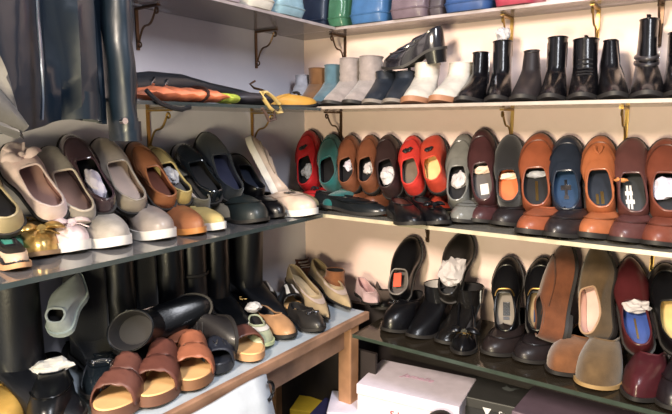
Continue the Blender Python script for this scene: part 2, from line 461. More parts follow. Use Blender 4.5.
# glass shelves
G_PALE = glass_mat('pale_shelf_glass', (.90, .95, .88), .22, srgb(205, 198, 185), .08)
G_TOP = glass_mat('dusty_shelf_glass', (.85, .86, .86), .5, srgb(172, 164, 166), .15)
G_DARK = glass_mat('grey_shelf_glass', (.5, .54, .58), .5, srgb(112, 112, 116), .09, 1.9)
G_GREEN = glass_mat('green_shelf_glass', (.6, .62, .56), .4, srgb(62, 54, 44), .1)
E_PALE = mat('pale_glass_edge', srgb(176, 166, 142), .25, bump=0, coat=.5)
E_DARK = mat('dark_glass_edge', srgb(48, 58, 60), .2, bump=0, coat=.5)
E_GREY = mat('grey_glass_edge', srgb(150, 140, 140), .3, bump=0)
E_GREEN = mat('green_glass_edge', srgb(50, 60, 52), .25, bump=0, coat=.5)
def shelf(x0, x1, y0, y1, ztop, th, m, em, edge, label):
    """edge = 'x' (front faces +x) or 'y' (front faces -y)"""
    r = empty('glass_shelf', Matrix.Translation(((x0 + x1) / 2, (y0 + y1) / 2, ztop - th)), label, 'shelf', None)
    X, Y = x1 - x0, y1 - y0
    if edge == 'y':
        MB().box((0, .0015, th / 2), (X, Y - .003, th)).build('glass_pane', m, r, smooth=False)
        MB().box((0, -Y / 2 + .0012, th / 2), (X, .0024, th)).build('polished_edge', em, r, smooth=False)
    else:
        MB().box((-.0015, 0, th / 2), (X - .003, Y, th)).build('glass_pane', m, r, smooth=False)
        MB().box((X / 2 - .0012, 0, th / 2), (.0024, Y, th)).build('polished_edge', em, r, smooth=False)
    return r
shelf(.004, 1.75, -.125, -.004, ZT, .008, G_TOP, E_GREY, 'y', 'dusty glass top shelf on the right wall carrying handbags')
shelf(.004, .225, -1.75, -.127, ZT, .008, G_TOP, E_GREY, 'x', 'dusty glass top shelf on the left wall carrying pale bags')
shelf(.004, 1.75, -.30, -.004, ZB, .008, G_TOP, mat('cream_glass_edge', srgb(148, 138, 130), .3, bump=0), 'y', 'glass shelf on the right wall carrying the row of ankle boots')
shelf(.004, .30, -1.75, -.305, ZB - .004, .008, G_DARK, E_DARK, 'x', 'dark glass shelf on the left wall carrying rolled belts and bags')
shelf(.004, 1.75, -.315, -.004, ZL, .010, G_PALE, E_PALE, 'y', 'pale glass shelf on the right wall carrying mens loafers')
shelf(.004, .315, -1.75, -.32, ZL, .010, G_DARK, E_DARK, 'x', 'grey glass shelf on the left wall carrying womens slip-on shoes')
shelf(.43, 1.75, -.335, -.004, ZR, .010, G_GREEN, E_GREEN, 'y', 'lowest greenish glass shelf on the right wall carrying dark shoes')

# brackets: wall strip, arm, scroll
BR_G = metalm(172, 142, 84, .38); BR_D = metalm(104, 84, 68, .45)
def bracket(px, py, wall, ztop, arm, m, label, drop=.105, name='shelf_bracket'):
    """wall strip at pixel column px; arm carries the shelf whose underside is ztop"""
    if wall == 'R': p = at(px, py, y=-.003); M = frame((p.x, -.003, ztop), (0, -1, 0), (0, 0, 1))
    else: p = at(px, py, x=.003); M = frame((.003, p.y, ztop), (1, 0, 0), (0, 0, 1))
    r = empty(name, M, label, 'bracket', 'scroll shelf brackets')
    MB().box((0, 0, -drop / 2), (.004, .009, drop)).build('wall_strip', m, r, smooth=False)
    MB().box((arm / 2, 0, -.003), (arm, .010, .005)).build('arm', m, r, smooth=False)
    pts = []
    for i in range(22):
        t = i / 21
        pts.append((.006 + (arm * .8) * t ** 1.1 , 0, -drop * .82 + (drop * .74) * t + .012 * math.sin(t * 2 * PI)))
    e = V(pts[-1])
    cur = [e + V((.010 * math.sin(q), 0, -.010 + .010 * math.cos(q))) * (1 - q / 9) for q in [i * .5 for i in range(11)]]
    b = MB().tube(pts + cur[1:], .0028, 6)
    s0 = V(pts[0]); b.tube([s0 + V((.006 * math.sin(q) + .002, 0, -.006 * (1 - math.cos(q)))) for q in [i * .6 for i in range(9)]], .0024, 6)
    b.build('scroll', m, r)
zt, zb, zl, zr = ZT - .0085, ZB - .0085, ZL - .0105, ZR - .0105
bracket(345, 45, 'R', zt, .085, BR_D, 'brown scroll bracket on the right wall under the green handbag')
bracket(512, 22, 'R', zt, .085, BR_G, 'brass scroll bracket above the boot with the clear plastic ball')
bracket(598, 22, 'R', zt, .085, BR_G, 'brass scroll bracket above the wide black boot, under the top shelf')
bracket(662, 12, 'R', zt, .085, BR_D, 'dark bracket above the tallest black boot at the right edge')
bracket(341, 124, 'R', zb, .095, BR_D, 'brown scroll bracket above the first brown loafer, under the boot shelf')
bracket(512, 122, 'R', zb, .095, BR_G, 'brass scroll bracket above the black suede loafer, under the boot shelf')
bracket(627, 115, 'R', zb, .095, BR_G, 'brass scroll bracket above the burgundy-brown loafer, under the boot shelf')
bracket(428, 234, 'R', zl, .095, BR_D, 'thin bracket under the loafer shelf above the shoe with an orange tag')
bracket(566, 250, 'R', zl, .095, BR_D, 'bracket with dark hook under the loafer shelf above the brown suede shoe')
bracket(652, 262, 'R', zl, .095, BR_G, 'brass bracket under the loafer shelf at the far right')
bracket(256, 45, 'L', zt, .09, BR_D, 'brown scroll bracket on the left wall below the light blue bag', drop=.115)
bracket(137, 25, 'L', zt, .09, BR_D, 'dark scroll bracket on the left wall just right of the leather jacket')
bracket(148, 120, 'L', zb - .004, .095, BR_G, 'brass scroll bracket under the orange packet on the left wall', drop=.115)
bracket(252, 122, 'L', zb - .004, .095, BR_G, 'brass scroll bracket under the yellow strap on the left wall', drop=.115)

# ------------------------------------------------------------------ bench (low white-topped table)
WOOD = mat('bench_wood', srgb(140, 108, 88), .55, var=.3, scale=14, bump=.15, bscale=60)
WOOD2 = mat('bench_leg_wood', srgb(156, 116, 86), .55, var=.25, scale=14, bump=.15, bscale=60)
TOPM = mat('bench_top_laminate', srgb(162, 172, 182), .35, var=.05, bump=.03)
bx0, bx1, by0, by1 = .004, .405, -1.75, -.20
bench = empty('bench', Matrix.Translation((0, 0, 0)), 'long low bench with a white top and brown wooden edge along the left wall', 'bench')
MB().box(((bx0 + bx1) / 2 - .008, (by0 + by1) / 2, ZTAB - .008), (bx1 - bx0 - .016, by1 - by0, .016)).build('bench_top', TOPM, bench, smooth=False)
MB().box((bx1 - .008, (by0 + by1) / 2, ZTAB - .010), (.016, by1 - by0, .026)).build('front_edging', WOOD, bench, smooth=False, bevel=.003)
MB().box((bx1 - .045, (by0 + by1) / 2, ZTAB - .060), (.018, by1 - by0 - .12, .075)).build('apron', WOOD, bench, smooth=False)
MB().box((.2, by1 - .02, ZTAB - .060), (.3, .018, .075)).build('apron', WOOD, bench, smooth=False)
for x, y in ((bx1 - .036, -.262), (bx1 - .036, by0 + .06), (.04, by1 - .03), (.04, by0 + .06)):
    o = MB().box((x, y, (ZTAB - .018) / 2), (.046, .046, ZTAB - .018)).build('leg', WOOD2, bench, smooth=False, bevel=.004)

# low counter under the right-hand shelves that carries the shoe boxes
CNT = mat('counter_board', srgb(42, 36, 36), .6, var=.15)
cr = empty('low_counter', Matrix.Translation((0, 0, 0)), 'dark low counter under the lowest right shelf, holding shoe boxes', 'counter')
ZC = .52
MB().box((1.09, -.20, ZC - .012), (1.30, .39, .024)).build('counter_top', CNT, cr, smooth=False)
MB().box((.93, -.03, .395), (1.62, .02, .785)).build('shade_backing', CNT, cr, smooth=False)  # added dark sheet, stands in for shade behind the boxes
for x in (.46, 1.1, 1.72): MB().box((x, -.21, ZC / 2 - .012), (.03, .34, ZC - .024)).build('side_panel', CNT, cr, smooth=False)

# ------------------------------------------------------------------ boxes
def carton(name, label, M, X, Y, H, lid_h, m, lm, group=None, gap=.003):
    r = empty(name, M, label, 'box', group)
    MB().box((0, 0, (H - .004) / 2), (X - .006, Y - .006, H - .004)).build('box_body', m, r, smooth=False, bevel=.002)
    MB().box((0, 0, H - lid_h / 2), (X, Y, lid_h)).build('lid', lm, r, smooth=False, bevel=.003)
    return r
PINKB = plain(240, 222, 226, .55); PINKL = plain(222, 212, 226, .5); PINKT = plain(206, 160, 188, .6); REDT = plain(205, 60, 80, .6)
c = [at(381, 358, z=.645), at(474, 378, z=.645), at(462, 408, z=.645), at(357, 385, z=.645)]
ctr = (c[0] + c[1] + c[2] + c[3]) / 4
xd = ((c[1] - c[0]) + (c[2] - c[3])).normalized()
X = ((c[1] - c[0]).length + (c[2] - c[3]).length) / 2; Yw = ((c[3] - c[0]).length + (c[2] - c[1]).length) / 2
M = frame((ctr.x, ctr.y, ZC), xd, (0, 0, 1))
pb = carton('shoe_box', 'pale pink shoe box with pink script on its lid', M, X, Yw * .97, .645 - ZC, .032, PINKB, PINKL, 'shoe boxes on the low counter')
text('Jamelle', .034, PINKT, pb, Matrix.Translation((-.005, .02, .645 - ZC + .0006)), shear=.35)
text('S Line', .03, REDT, pb, Matrix.Translation((-.01, -Yw * .485 - .0002, .056)) @ Matrix.Rotation(PI / 2, 4, 'X'))
BLKB = plain(44, 45, 48, .5); BLKL = plain(58, 58, 58, .5); GRYT = plain(112, 118, 118, .6); WHT = plain(220, 220, 225, .6)
p = at(503, 391, z=.64)
M = frame((p.x + .01, p.y + .02, ZC), xd, (0, 0, 1))
bb = carton('shoe_box', 'black shoe box with a grey bird emblem on the lid, beside the pink box', M, .25, .20, .64 - ZC, .03, BLKB, BLKL, 'shoe boxes on the low counter')
z = .64 - ZC + .0008
em = MB()
em.add([(-.020, .0, z), (-.012, -.010, z), (.004, -.014, z), (.014, -.006, z), (.018, .006, z), (.030, .016, z), (.014, .014, z), (.004, .008, z), (-.004, .014, z), (-.010, .022, z), (-.012, .010, z)], [tuple(range(11))])
em.build('bird_emblem', GRYT, bb, smooth=False)
yf = -.1002
em = MB(); em.add([(-.052, yf, .1115 - .012), (-.028, yf, .1115 - .012), (-.040, yf, .1115 - .036)], [(0, 1, 2)]); em.build('triangle_emblem', WHT, bb, smooth=False)
text('Studio', .026, WHT, bb, Matrix.Translation((.025, yf - .0002, .088)) @ Matrix.Rotation(PI / 2, 4, 'X'))
PURB = plain(82, 68, 84, .5); PURL = plain(108, 92, 108, .5)
p0 = at(532, 388, z=.655); p1 = at(612, 412, z=.655)
M = frame(((p0.x + p1.x) / 2 + .03, p0.y - .07, ZC), (1, -.03, 0), (0, 0, 1))
ub = carton('shoe_box', 'mauve-grey shoe box with a silver strip, under the brown suede shoes', M, .28, .19, .655 - ZC, .028, PURB, PURL, 'shoe boxes on the low counter')
MB().box((-.085, -.0958, .655 - ZC - .018), (.09, .002, .008)).build('silver_strip', SILV, ub, smooth=False)
# white box beside the pink one, low and partly hidden, with a navy and a yellow one on the floor stack
for lab, px, py, zt_, sz, col, ang in (
        ('small white box corner peeping out left of the pink shoe box', 352, 402, .56, (.14, .14, .10), (212, 206, 224), .5),
        ('yellow box lying in the dark under the bench', 312, 404, .50, (.12, .10, .05), (214, 172, 40), .35),
        ('navy box in the dark at the foot of the bench leg', 332, 408, .515, (.10, .12, .095), (44, 40, 78), .2)):
    p = at(px, py, z=zt_)
    M = frame((p.x, p.y, zt_ - sz[2]), (math.cos(ang), math.sin(ang), 0), (0, 0, 1))
    carton('small_box', lab, M, sz[0], sz[1], sz[2], sz[2] * .35, plain(*col), plain(*[min(255, c_ + 6) for c_ in col]))
# rack under the bench that the yellow and navy boxes rest on
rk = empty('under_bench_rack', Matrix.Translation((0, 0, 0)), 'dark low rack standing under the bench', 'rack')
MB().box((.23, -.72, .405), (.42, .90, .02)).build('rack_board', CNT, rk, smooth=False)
MB().box((.03, -.72, .39), (.02, .98, .77)).build('shade_backing', CNT, rk, smooth=False)  # added dark sheet, stands in for shade under the bench
MB().box((.24, -.215, .36), (.40, .012, .70)).build('shade_end', CNT, rk, smooth=False)  # added dark end sheet, hides the lit wall as if in shade
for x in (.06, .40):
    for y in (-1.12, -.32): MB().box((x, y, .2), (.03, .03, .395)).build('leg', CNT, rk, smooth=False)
# a dim black shoe pile under the bench
# white bag leaning under the bench edge
WB = plain(172, 180, 190, .5)
a = at(196, 411, x=.43); b_ = at(267, 371, x=.43)
n0 = b_ - a
bag = empty('paper_bag', Matrix.Translation((.410, 0, 0)), 'flat white paper bag with a black handle leaning under the bench edge', 'bag')
zb0 = .002
y1 = b_.y; y0 = y1 - .42; ztop = .822
vs = []; N = 10
for i in range(N + 1):
    t = i / N
    for j in range(7):
        s_ = j / 6
        y = y0 + (y1 - y0) * t + .035 * (1 - s_) * (1 if t > .5 else 0) * (t - .5) * 2
        vs.append((.008 + .20 * (1 - s_) + .004 * math.sin(t * 9 + s_ * 3), y, zb0 + (ztop - zb0) * s_))
mb = MB(); mb.add(vs, [(i * 7 + j, (i + 1) * 7 + j, (i + 1) * 7 + j + 1, i * 7 + j + 1) for i in range(N) for j in range(6)])
o = mb.build('bag_sheet', WB, bag); md = o.modifiers.new('s', 'SOLIDIFY'); md.thickness = .012; md.offset = 1
MB().tube([(.034, y1 - .012 + .018 * math.sin(q), ztop - .03 + .022 * math.cos(q)) for q in [PI * i / 10 for i in range(11)]], .004, 6).build('handle', BLACK, bag)

# ------------------------------------------------------------------ handbags on the top shelves
def handbag(name, label, p, face, W, D, H, m, taper=.75, handles=True, flap=False, clasp=GOLD, stitch=None, yaw=0., group='handbags on the top shelves', ruche=0., cat='handbag'):
    fx = V(face); X = V((0, 0, 1)).cross(fx) * -1
    M = frame(p, fx, (0, 0, 1)) @ Matrix.Rotation(yaw, 4, 'Z')
    r = empty(name, M, label, cat, group); rows = []; n = 36
    for i in range(13):
        t = i / 12; z = H * t
        w = W / 2 * (1 - (1 - taper) * t) * (1 if t > .06 else .93 + t); d = D / 2 * (1 - .7 * t ** 1.3) * (1 if t > .06 else .85 + 2.5 * t)
        row = []
        for j in range(n):
            q = 2 * PI * j / n; c_, s_ = math.cos(q), math.sin(q)
            rr = ruche * math.sin(q * 9 + t * 2) * math.sin(PI * t)
            row.append(V(((d + rr) * math.copysign(abs(c_) ** .5, c_), (w + rr) * math.copysign(abs(s_) ** .4, s_), z)))
        rows.append(row)
    MB().loops(rows, cap0=True, cap1=True).build('bag_body', m, r)
    MB().tube([q + V((0, 0, .004)) for q in rows[1]], .003, 5, closed=True).build('base_piping', m, r)
    if handles:
        for sg in (-1, 1):
            MB().tube([(sg * D * .14, W * .22 * math.cos(q), H * .93 + H * .42 * math.sin(q)) for q in [PI * i / 14 for i in range(15)]], .006, 6).build('handle', m, r)
    if flap:
        rs = [[V((D / 2 * (1 - .7 * t ** 1.3) + .004, W * .42 * (1 - (1 - taper) * t) * (-1 + 2 * j / 8), H * t)) for j in range(9)] for t in (.45, .6, .8, 1)]
        MB().loops(rs, closed=False).build('flap', m, r)
    if clasp: MB().tube([(D * .5 * (1 - .7 * .5 ** 1.3) - .002, 0, H * .5), (D * .5 * (1 - .7 * .5 ** 1.3) + .008, 0, H * .5)], .009, 10).build('clasp', clasp, r)
    return r
Rf, Lf = (0, -1, 0), (1, 0, 0)
def bagR(label, px0, px1, m, **kw):
    a, b = at(px0, 15, y=-.12), at(px1, 15, y=-.12)
    handbag('handbag', label, V(((a.x + b.x) / 2, -.078, ZT + .001)), Rf, (b - a).length, kw.pop('D', .13), kw.pop('H', .24), m, **kw)
def bagL(label, px0, px1, m, name='handbag', **kw):
    a, b = at(px0, 10, x=.2), at(px1, 10, x=.2)
    handbag(name, label, V((.165, (a.y + b.y) / 2, ZT + .001)), Lf, (b - a).length, kw.pop('D', .15), kw.pop('H', .22), m, **kw)
bagL('pale lilac bag at the left end of the top shelf, cut off by the frame', 208, 236, leather(206, 190, 206, .5), taper=.9)
bagL('rounded cream bag on the left top shelf beside the light blue bag', 240, 268, leather(226, 220, 208, .5), taper=.9, ruche=.002)
bagL('light blue handbag hanging over the edge of the left top shelf', 269, 299, leather(142, 176, 192, .5), taper=.85, flap=True)
bagR('dark navy handbag in the corner of the top shelf', 301, 328, leather(44, 56, 78, .45), H=.25, flap=True)
bagR('glossy green handbag on the top shelf above the corner bracket', 329, 348, leather(66, 112, 88, .22), H=.25, ruche=.003)
bagR('bright blue handbag on the top shelf right of the green bag', 350, 387, leather(66, 108, 158, .4), H=.26, taper=.8, flap=True)
bagR('mauve-grey ruched handbag on the top shelf', 390, 428, leather(112, 96, 106, .45), H=.25, ruche=.004)
bagR('small dark taupe bag squeezed between mauve and royal blue bags', 428, 443, leather(76, 68, 76, .5), D=.10, H=.2)
bagR('royal blue wide handbag on the top shelf', 444, 491, leather(50, 80, 134, .45), H=.22, taper=.9)
bagR('crimson red handbag at the right end of the top shelf', 494, 536, leather(168, 62, 82, .45), H=.2, D=.14)

# ------------------------------------------------------------------ leather jacket hanging at the left
JK = mat('jacket_leather', srgb(14, 25, 36), .33, coat=.2, var=.3, scale=7, bump=.5, bscale=22)
jx = .335
JM = Matrix.Translation((jx, 0, 0))
jr = empty('leather_jacket', JM, 'black leather jacket hanging at the upper left, sleeve with snap button', 'jacket')
zc0 = at(60, 125, x=jx).z; yR = at(104, 60, x=jx).y; yC = at(133, 60, x=jx).y
rows = []
for i in range(19):
    t = i / 18; z = zc0 + (2.02 - zc0) * t; row = []
    n = 48
    for j in range(n):
        q = 2 * PI * j / n; c_, s_ = math.cos(q), math.sin(q)
        y = (yR - .005) - .21 * (1 - s_)
        fold = .018 * math.sin(j * 1.05 + 2 * t) * (1 - .5 * t) + .008 * math.sin(j * 2.3 + 5 * t)
        th = .05 * (.6 + .4 * t)
        row.append(V((c_ * th + fold * (1 if c_ > 0 else .4), y, z + .012 * math.sin(y * 22) * (1 - t))))
    rows.append(row)
MB().loops(rows, cap1=True).build('jacket_body', JK, jr)
yz = at(46, 60, x=jx + .05).y
MB().tube([(.062 + .006 * math.sin(i * .8), yz - .02 + .035 * i / 20, zc0 + .008 + (2.0 - zc0) * i / 20) for i in range(21)], .004, 6, flat=.6).build('zip', metalm(150, 160, 175, .35), jr)
# hem band
MB().loops([[V((p_.x * 1.06, p_.y, p_.z + dz)) for p_ in rows[0]] for dz in (-.002, .02, .045)]).build('hem_band', JK, jr)
z0 = at(118, 140, x=jx + .02).z
sy = (yR + yC) / 2 - .004; rows = []
for i in range(19):
    t = i / 18; z = z0 + (2.0 - z0) * t; rad = .022 + .010 * t
    rows.append([V((.01 + math.cos(q) * rad * 1.5 + .003 * math.sin(i * 2.1 + q * 2), sy - .02 * t + math.sin(q) * (rad) + .002 * math.sin(i * 1.7 + q * 3), z)) for q in phs(24)])
ins = [[V((.01 + (p_.x - .01) * .9, sy + (p_.y - sy) * .9, p_.z + dz)) for p_ in rows[0]] for dz in (0, .04)]
MB().loops(ins[::-1] + rows, cap1=True).build('sleeve', JK, jr)
MB().loops([[V((.01 + (p_.x - .01) * 1.05, sy + (p_.y - sy) * 1.05, p_.z + dz)) for p_ in rows[0]] for dz in (-.002, .012, .03, .034)]).build('cuff', JK, jr)
pb_ = at(124, 121, x=jx + .04)
MB().tube([(pb_.x - jx - .006, pb_.y, pb_.z), (pb_.x - jx + .004, pb_.y, pb_.z)], .006, 12).build('snap_button', SILV, jr)
# pale scarf hanging next to the jacket at the far left
SC = mat('scarf_cloth', srgb(70, 68, 66), .6, sheen=.2, var=.12, scale=40)
tipp = at(22, 132, x=.42); tl = at(-40, 40, x=.42)
rows = []
for i in range(13):
    t = i / 12
    c_ = tipp.lerp(tl, t); wd = .006 + .075 * t ** .7
    rows.append([V((.42 + .014 * math.sin(q * 3 + 4 * t) + .010 * math.cos(q), c_.y - wd * .55 + wd * math.sin(q), c_.z + .01 * math.sin(q * 2))) for q in phs(24)])
for i in range(3):
    rows.append([V((p_.x, p_.y - .01, p_.z + .12)) for p_ in rows[-1]])
tag(MB().loops(rows, cap0=True, cap1=True).build('scarf', SC), 'pale grey cloth with a pointed end hanging at the far left', 'scarf')
# rail carrying the jacket and scarf (above the frame)
rl = MB().tube([(.36, -1.75, 2.04), (.36, -.78, 2.04)], .012, 10).build('hanging_rail', metalm(120, 120, 125)); tag(rl, 'metal rail above the frame carrying the leather jacket', 'rail')
for y in (-1.6, -.85): MB().tube([(.0, y, 2.04), (.36, y, 2.04)], .008, 8).build('rail_arm', metalm(120, 120, 125), rl)

# ------------------------------------------------------------------ rolled bags and packets on the left belt shelf
zs = ZB - .004 + .001
def path(pxs, x, dz=0): return [at(a, b, x=x) + V((0, 0, dz)) for a, b in pxs]
pts = path([(128, 87), (150, 85), (180, 86), (210, 91), (240, 95), (262, 99)], .19)
rad = [.034, .036, .033, .024, .017, .010]
rb = MB().tube([p_ for p_ in pts], rad, 14, flat=.85).build('leather_roll', leather(32, 36, 42, .35)); tag(rb, 'long black leather roll with metal studs on the left belt shelf', 'bag')
b = MB()
for px_, py_ in ((150, 83), (163, 85)):
    p_ = at(px_, py_, x=.215); MB().tube([p_ + V((0, 0, -.012)), p_ + V((.012, 0, .0)), p_ + V((.010, .004, .012))], .004, 6).build('metal_stud', SILV, rb)
MB().tube(path([(146, 90), (152, 96), (160, 103), (172, 108), (182, 109.5), (190, 107)], .305, 0), .005, 6).build('strap', leather(32, 36, 42, .35), rb)
# orange packet
og = mat('orange_film', srgb(226, 128, 88), .3, var=.3, scale=25, coat=.4, bump=.4, bscale=60)
a, b_ = at(137, 103, x=.24), at(218, 105, x=.24); rows = []
for i in range(15):
    t = i / 14; p_ = a.lerp(b_, t); k = min(1, .35 + 4 * t * 1, .35 + 6 * (1 - t))
    rows.append([V((.235 + .05 * math.cos(q), p_.y, zs + .017 + .016 * k * math.sin(q) + .0025 * math.sin(i * 2.1 + 3 * q))) for q in phs(18)])
op = MB().loops(rows, cap0=True, cap1=True).build('orange_packet', og); tag(op, 'folded orange packet under the black leather roll', 'packet')
MB().tube([V((.235 + .053 * math.cos(q), a.lerp(b_, .68).y + .008 * math.sin(q), zs + .018 + .02 * math.sin(q))) for q in phs(16)], .004, 6, closed=True).build('band', leather(60, 40, 36, .5), op)
gp = at(225, 104, x=.25); gr = MB()
rows = [[V((gp.x + .03 * math.cos(q) * k, gp.y + (t - .5) * .075, zs + .014 + .013 * k * math.sin(q))) for q in phs(14)] for t, k in ((0, .3), (.15, .9), (.5, 1), (.85, .9), (1, .3))]
tag(gr.loops(rows, cap0=True, cap1=True).build('belt_roll', mat('lime_band', srgb(176, 190, 70), .5, var=.5, scale=60)), 'small lime green and black roll beside the orange packet', 'belt')
gp = at(250, 104, x=.22); rows = []
rows = [[V((gp.x + .05 * math.cos(q) * k, gp.y + (t - .5) * .14, zs + .018 + .017 * k * math.sin(q))) for q in phs(16)] for t, k in ((0, .5), (.15, .9), (.5, 1), (.85, .9), (1, .4))]
tag(MB().loops(rows, cap0=True, cap1=True).build('folded_pouch', leather(64, 60, 66, .5)), 'dark grey folded pouch right of the lime green roll', 'pouch')
# yellow strap and yellow slippers
YE = leather(214, 164, 72, .5)
ys = MB().tube(path([(262, 92), (264, 99), (269, 107), (276, 113), (281, 112), (279, 104), (273, 97), (266, 92)], .30), .008, 8, closed=True, flat=.5).build('yellow_strap', leather(226, 196, 128, .5)); tag(ys, 'looped pale yellow strap hanging over the belt shelf edge', 'strap')
MB().tube(path([(255, 81), (250, 84), (254, 88), (262, 90), (268, 93)], .26), .003, 6).build('wire', BR_D, ys)
tag(MB().tube(path([(262, 108), (266, 114), (269, 121), (275, 119), (274, 110)], .305), .006, 8, flat=.5).build('brown_strap', leather(96, 76, 70, .5)), 'brown strap end dangling below the yellow strap', 'strap')

# ================================================================== SHOES
def leanR(label, tpx, hpx, wpx, m, yh=-.16, z0=ZL, yt=-.02, name='loafer', up=(.16, -1, .25), grp=None, **kw):
    t = at(tpx[0] + 2, tpx[1] + 2, y=yt); h = at(hpx[0] + 6, hpx[1] + (6 if hpx[0] > 442 or z0 != ZL else -7), y=yh); h.z = max(h.z, z0 + .004)
    W = .95 * wpx * depth((t + h) / 2) / F
    return shoe(name, label, frame(h, t - h, up), (t - h).length, W, m, cat=kw.pop('cat', 'shoe'), group=grp, **kw)
def leanL(label, tpx, hpx, wpx, m, xh=.17, z0=ZL, xt=.02, name='flat_shoe', up=(1, -.25, .35), grp=None, **kw):
    t = at(tpx[0] - 2, tpx[1] + 3, x=xt); h = at(hpx[0] - 8, hpx[1] - 3, x=xh); h.z = max(h.z, z0 + .004)
    W = wpx * depth((t + h) / 2) / F
    return shoe(name, label, frame(h, t - h, up), (t - h).length, W, m, cat='shoe', group=grp, **kw)
def lieM(toe, z, deg, L):
    t = at(*toe, z=z); d = V((math.cos(math.radians(deg)), math.sin(math.radians(deg)), 0))
    return frame(t - d * L, d, (0, 0, 1))
def lie(label, tpx, deg, L, W, m, z=ZL + .001, name='loafer', grp=None, **kw):
    return shoe(name, label, lieM(tpx, z, deg, L), L, W, m, cat=kw.pop('cat', 'shoe'), group=grp, **kw)

PW = plain(184, 178, 180, .65); PV = plain(196, 190, 206, .6)
CLEAR = glass_mat('clear_plastic', (.92, .92, .94), .35, srgb(225, 225, 230), .05)
def stuff_in(g, M, label, u=.33, size=.026, m=PW, name='crumpled_paper', dz=.03, sq=(1.25, 1., .8)):
    p = M @ V((g.L * u, 0, dz)); o = paper(label, p, size, m, name, sq)
    o.matrix_world = M @ Matrix.Translation((g.L * u, 0, dz)); return o

GR = 'mens loafers on the right wall shelf'
LW = [('label', WHITE)]
lo = dict(a1=.50, hv=.050, hs=.042, hb=.056, sole_t=.008, heel=.010, k=.88, cpow=.42, grp=GR, pz=.95)
def lofR(label, tpx, hpx, w, m, decor=(), **kw):
    k = dict(lo); k.update(kw)
    return leanR(label, tpx, hpx, w, m, decor=list(decor), **k)
DK = leather(34, 33, 36, .6)
RED = leather(198, 40, 44, .45); CORAL = leather(222, 66, 58, .45); TEAL = suede(28, 98, 98); BRN = leather(134, 82, 58, .42); DBR = leather(58, 42, 42, .4)
GRY = leather(126, 126, 122, .28); MAR = leather(74, 44, 46, .4); BSU = suede(34, 34, 38); ORB = leather(156, 86, 58, .4); NAV = leather(40, 48, 62, .33); TAN = leather(182, 108, 70, .4)
BUR = leather(98, 62, 60, .36); RBR = leather(128, 70, 54, .42); COR = leather(206, 74, 54, .5)

_, g, M = lofR('red loafer with a black bow stuffed with clear plastic, leaning in the corner', (308, 132), (309, 203), 28, RED, [('seam',), ('bow', DK, .6)], lining=DK)
stuff_in(g, M, 'clear plastic stuffed in the red corner loafer', .32, .024, CLEAR, 'plastic_stuffing')
lofR('teal suede loafer leaning second from the corner', (330, 136), (331, 203), 28, TEAL, [('seam',)], lining=DK)
_, g, M = lofR('brown loafer with pale paper leaning third from the corner, under the boot shelf', (349, 137), (349, 203), 26, BRN, [('seam',)], lining=DK)
stuff_in(g, M, 'small pale paper in the third loafer from the corner', .42, .016, PV)
_, g, M = lofR('brown loafer with white paper leaning fourth from the corner, beside the dark brown one', (369, 137), (368, 203), 26, BRN, [('seam',)], lining=DK)
stuff_in(g, M, 'white paper crumpled in the fourth loafer from the corner', .36, .018, PW)
_, g, M = lofR('dark brown loafer stuffed with white paper leaning left of the red pair', (386, 137), (390, 208), 29, DBR, [('seam',)], lining=DK)
stuff_in(g, M, 'big white paper ball in the dark brown loafer', .28, .027, PW, dz=.036)
lofR('red loafer with a small black bow leaning left of the coral one', (411, 138), (412, 206), 28, CORAL, [('seam',), ('bow', DK, .6)], lining=GREYIN, insole=plain(110, 96, 84, .7))
lofR('orange-red suede loafer with cream insole leaning beside the grey shoe', (431, 139), (436, 203), 28, COR, [('bow', DK, .5)], lining=plain(226, 190, 130, .6), insole=plain(230, 196, 140, .6), toe='square')
_, g, M = lofR('shiny grey loafer with paper leaning right of the orange-red one', (462, 136), (455, 208), 31, GRY, [('seam',), ('strap',)], lining=DK)
stuff_in(g, M, 'white paper in the shiny grey loafer', .36, .024, PW)
_, g, M = lofR('dark maroon loafer with cream paper leaning right of the grey shoe', (480, 131), (483, 208), 31, MAR, [('seam',), LW[0]], lining=GREYIN)
stuff_in(g, M, 'cream paper strip tucked in the dark maroon loafer', .46, .022, plain(224, 196, 176, .6), sq=(.5, 1.3, .6))
_, g, M = lofR('black suede loafer with orange insole leaning between maroon and orange-brown shoes', (508, 137), (506, 210), 33, BSU, [], lining=DK, insole=plain(206, 106, 62, .6), a1=.46)
stuff_in(g, M, 'cream paper tucked in the black suede loafer', .42, .02, plain(228, 204, 180, .6), sq=(.5, 1.3, .6))
_, g, M = lofR('orange-brown loafer with dark insole and a brass stripe leaning left of the navy one', (537, 135), (532, 214), 39, ORB, [('seam',), ('mark', GOLD, [(.16, .40, -.04, .03)])], lining=DK, insole=DK)
stuff_in(g, M, 'crinkled clear plastic in the orange-brown loafer', .46, .02, CLEAR, 'plastic_stuffing', sq=(.5, 1.4, .5))
lofR('navy blue loafer with a pale cross printed inside leaning left of the tan one', (565, 138), (562, 218), 38, NAV, [('seam',), ('strap',), ('mark', SILV, [(.26, .46, -.035, .035), (.33, .39, -.13, .13), (.22, .26, -.06, .06)])], lining=leather(40, 62, 92, .5), insole=leather(44, 70, 104, .5))
lofR('tan loafer with a leather tassel leaning between navy and burgundy shoes', (597, 138), (595, 217), 37, TAN, [('seam',), ('strap',), ('tassel',), ('mark', GOLD, [(.15, .30, -.10, -.02), (.15, .27, .03, .10)])], lining=DK, insole=leather(44, 50, 62, .5))
_, g, M = lofR('smooth burgundy-brown loafer with white print inside, second from the right edge', (629, 140), (627, 222), 38, BUR, [('mark', WHITE, [(.14, .42, .0, .05), (.14, .42, .08, .13), (.2, .25, -.05, .16), (.3, .35, -.02, .16)])], lining=DK, insole=leather(60, 62, 64, .5))
_t = paper('small tan paper tag in the burgundy-brown loafer', M @ V((g.L * .43, .025, .045)), .013, plain(196, 130, 76, .6), 'paper_tag', (1.2, 1, .5))
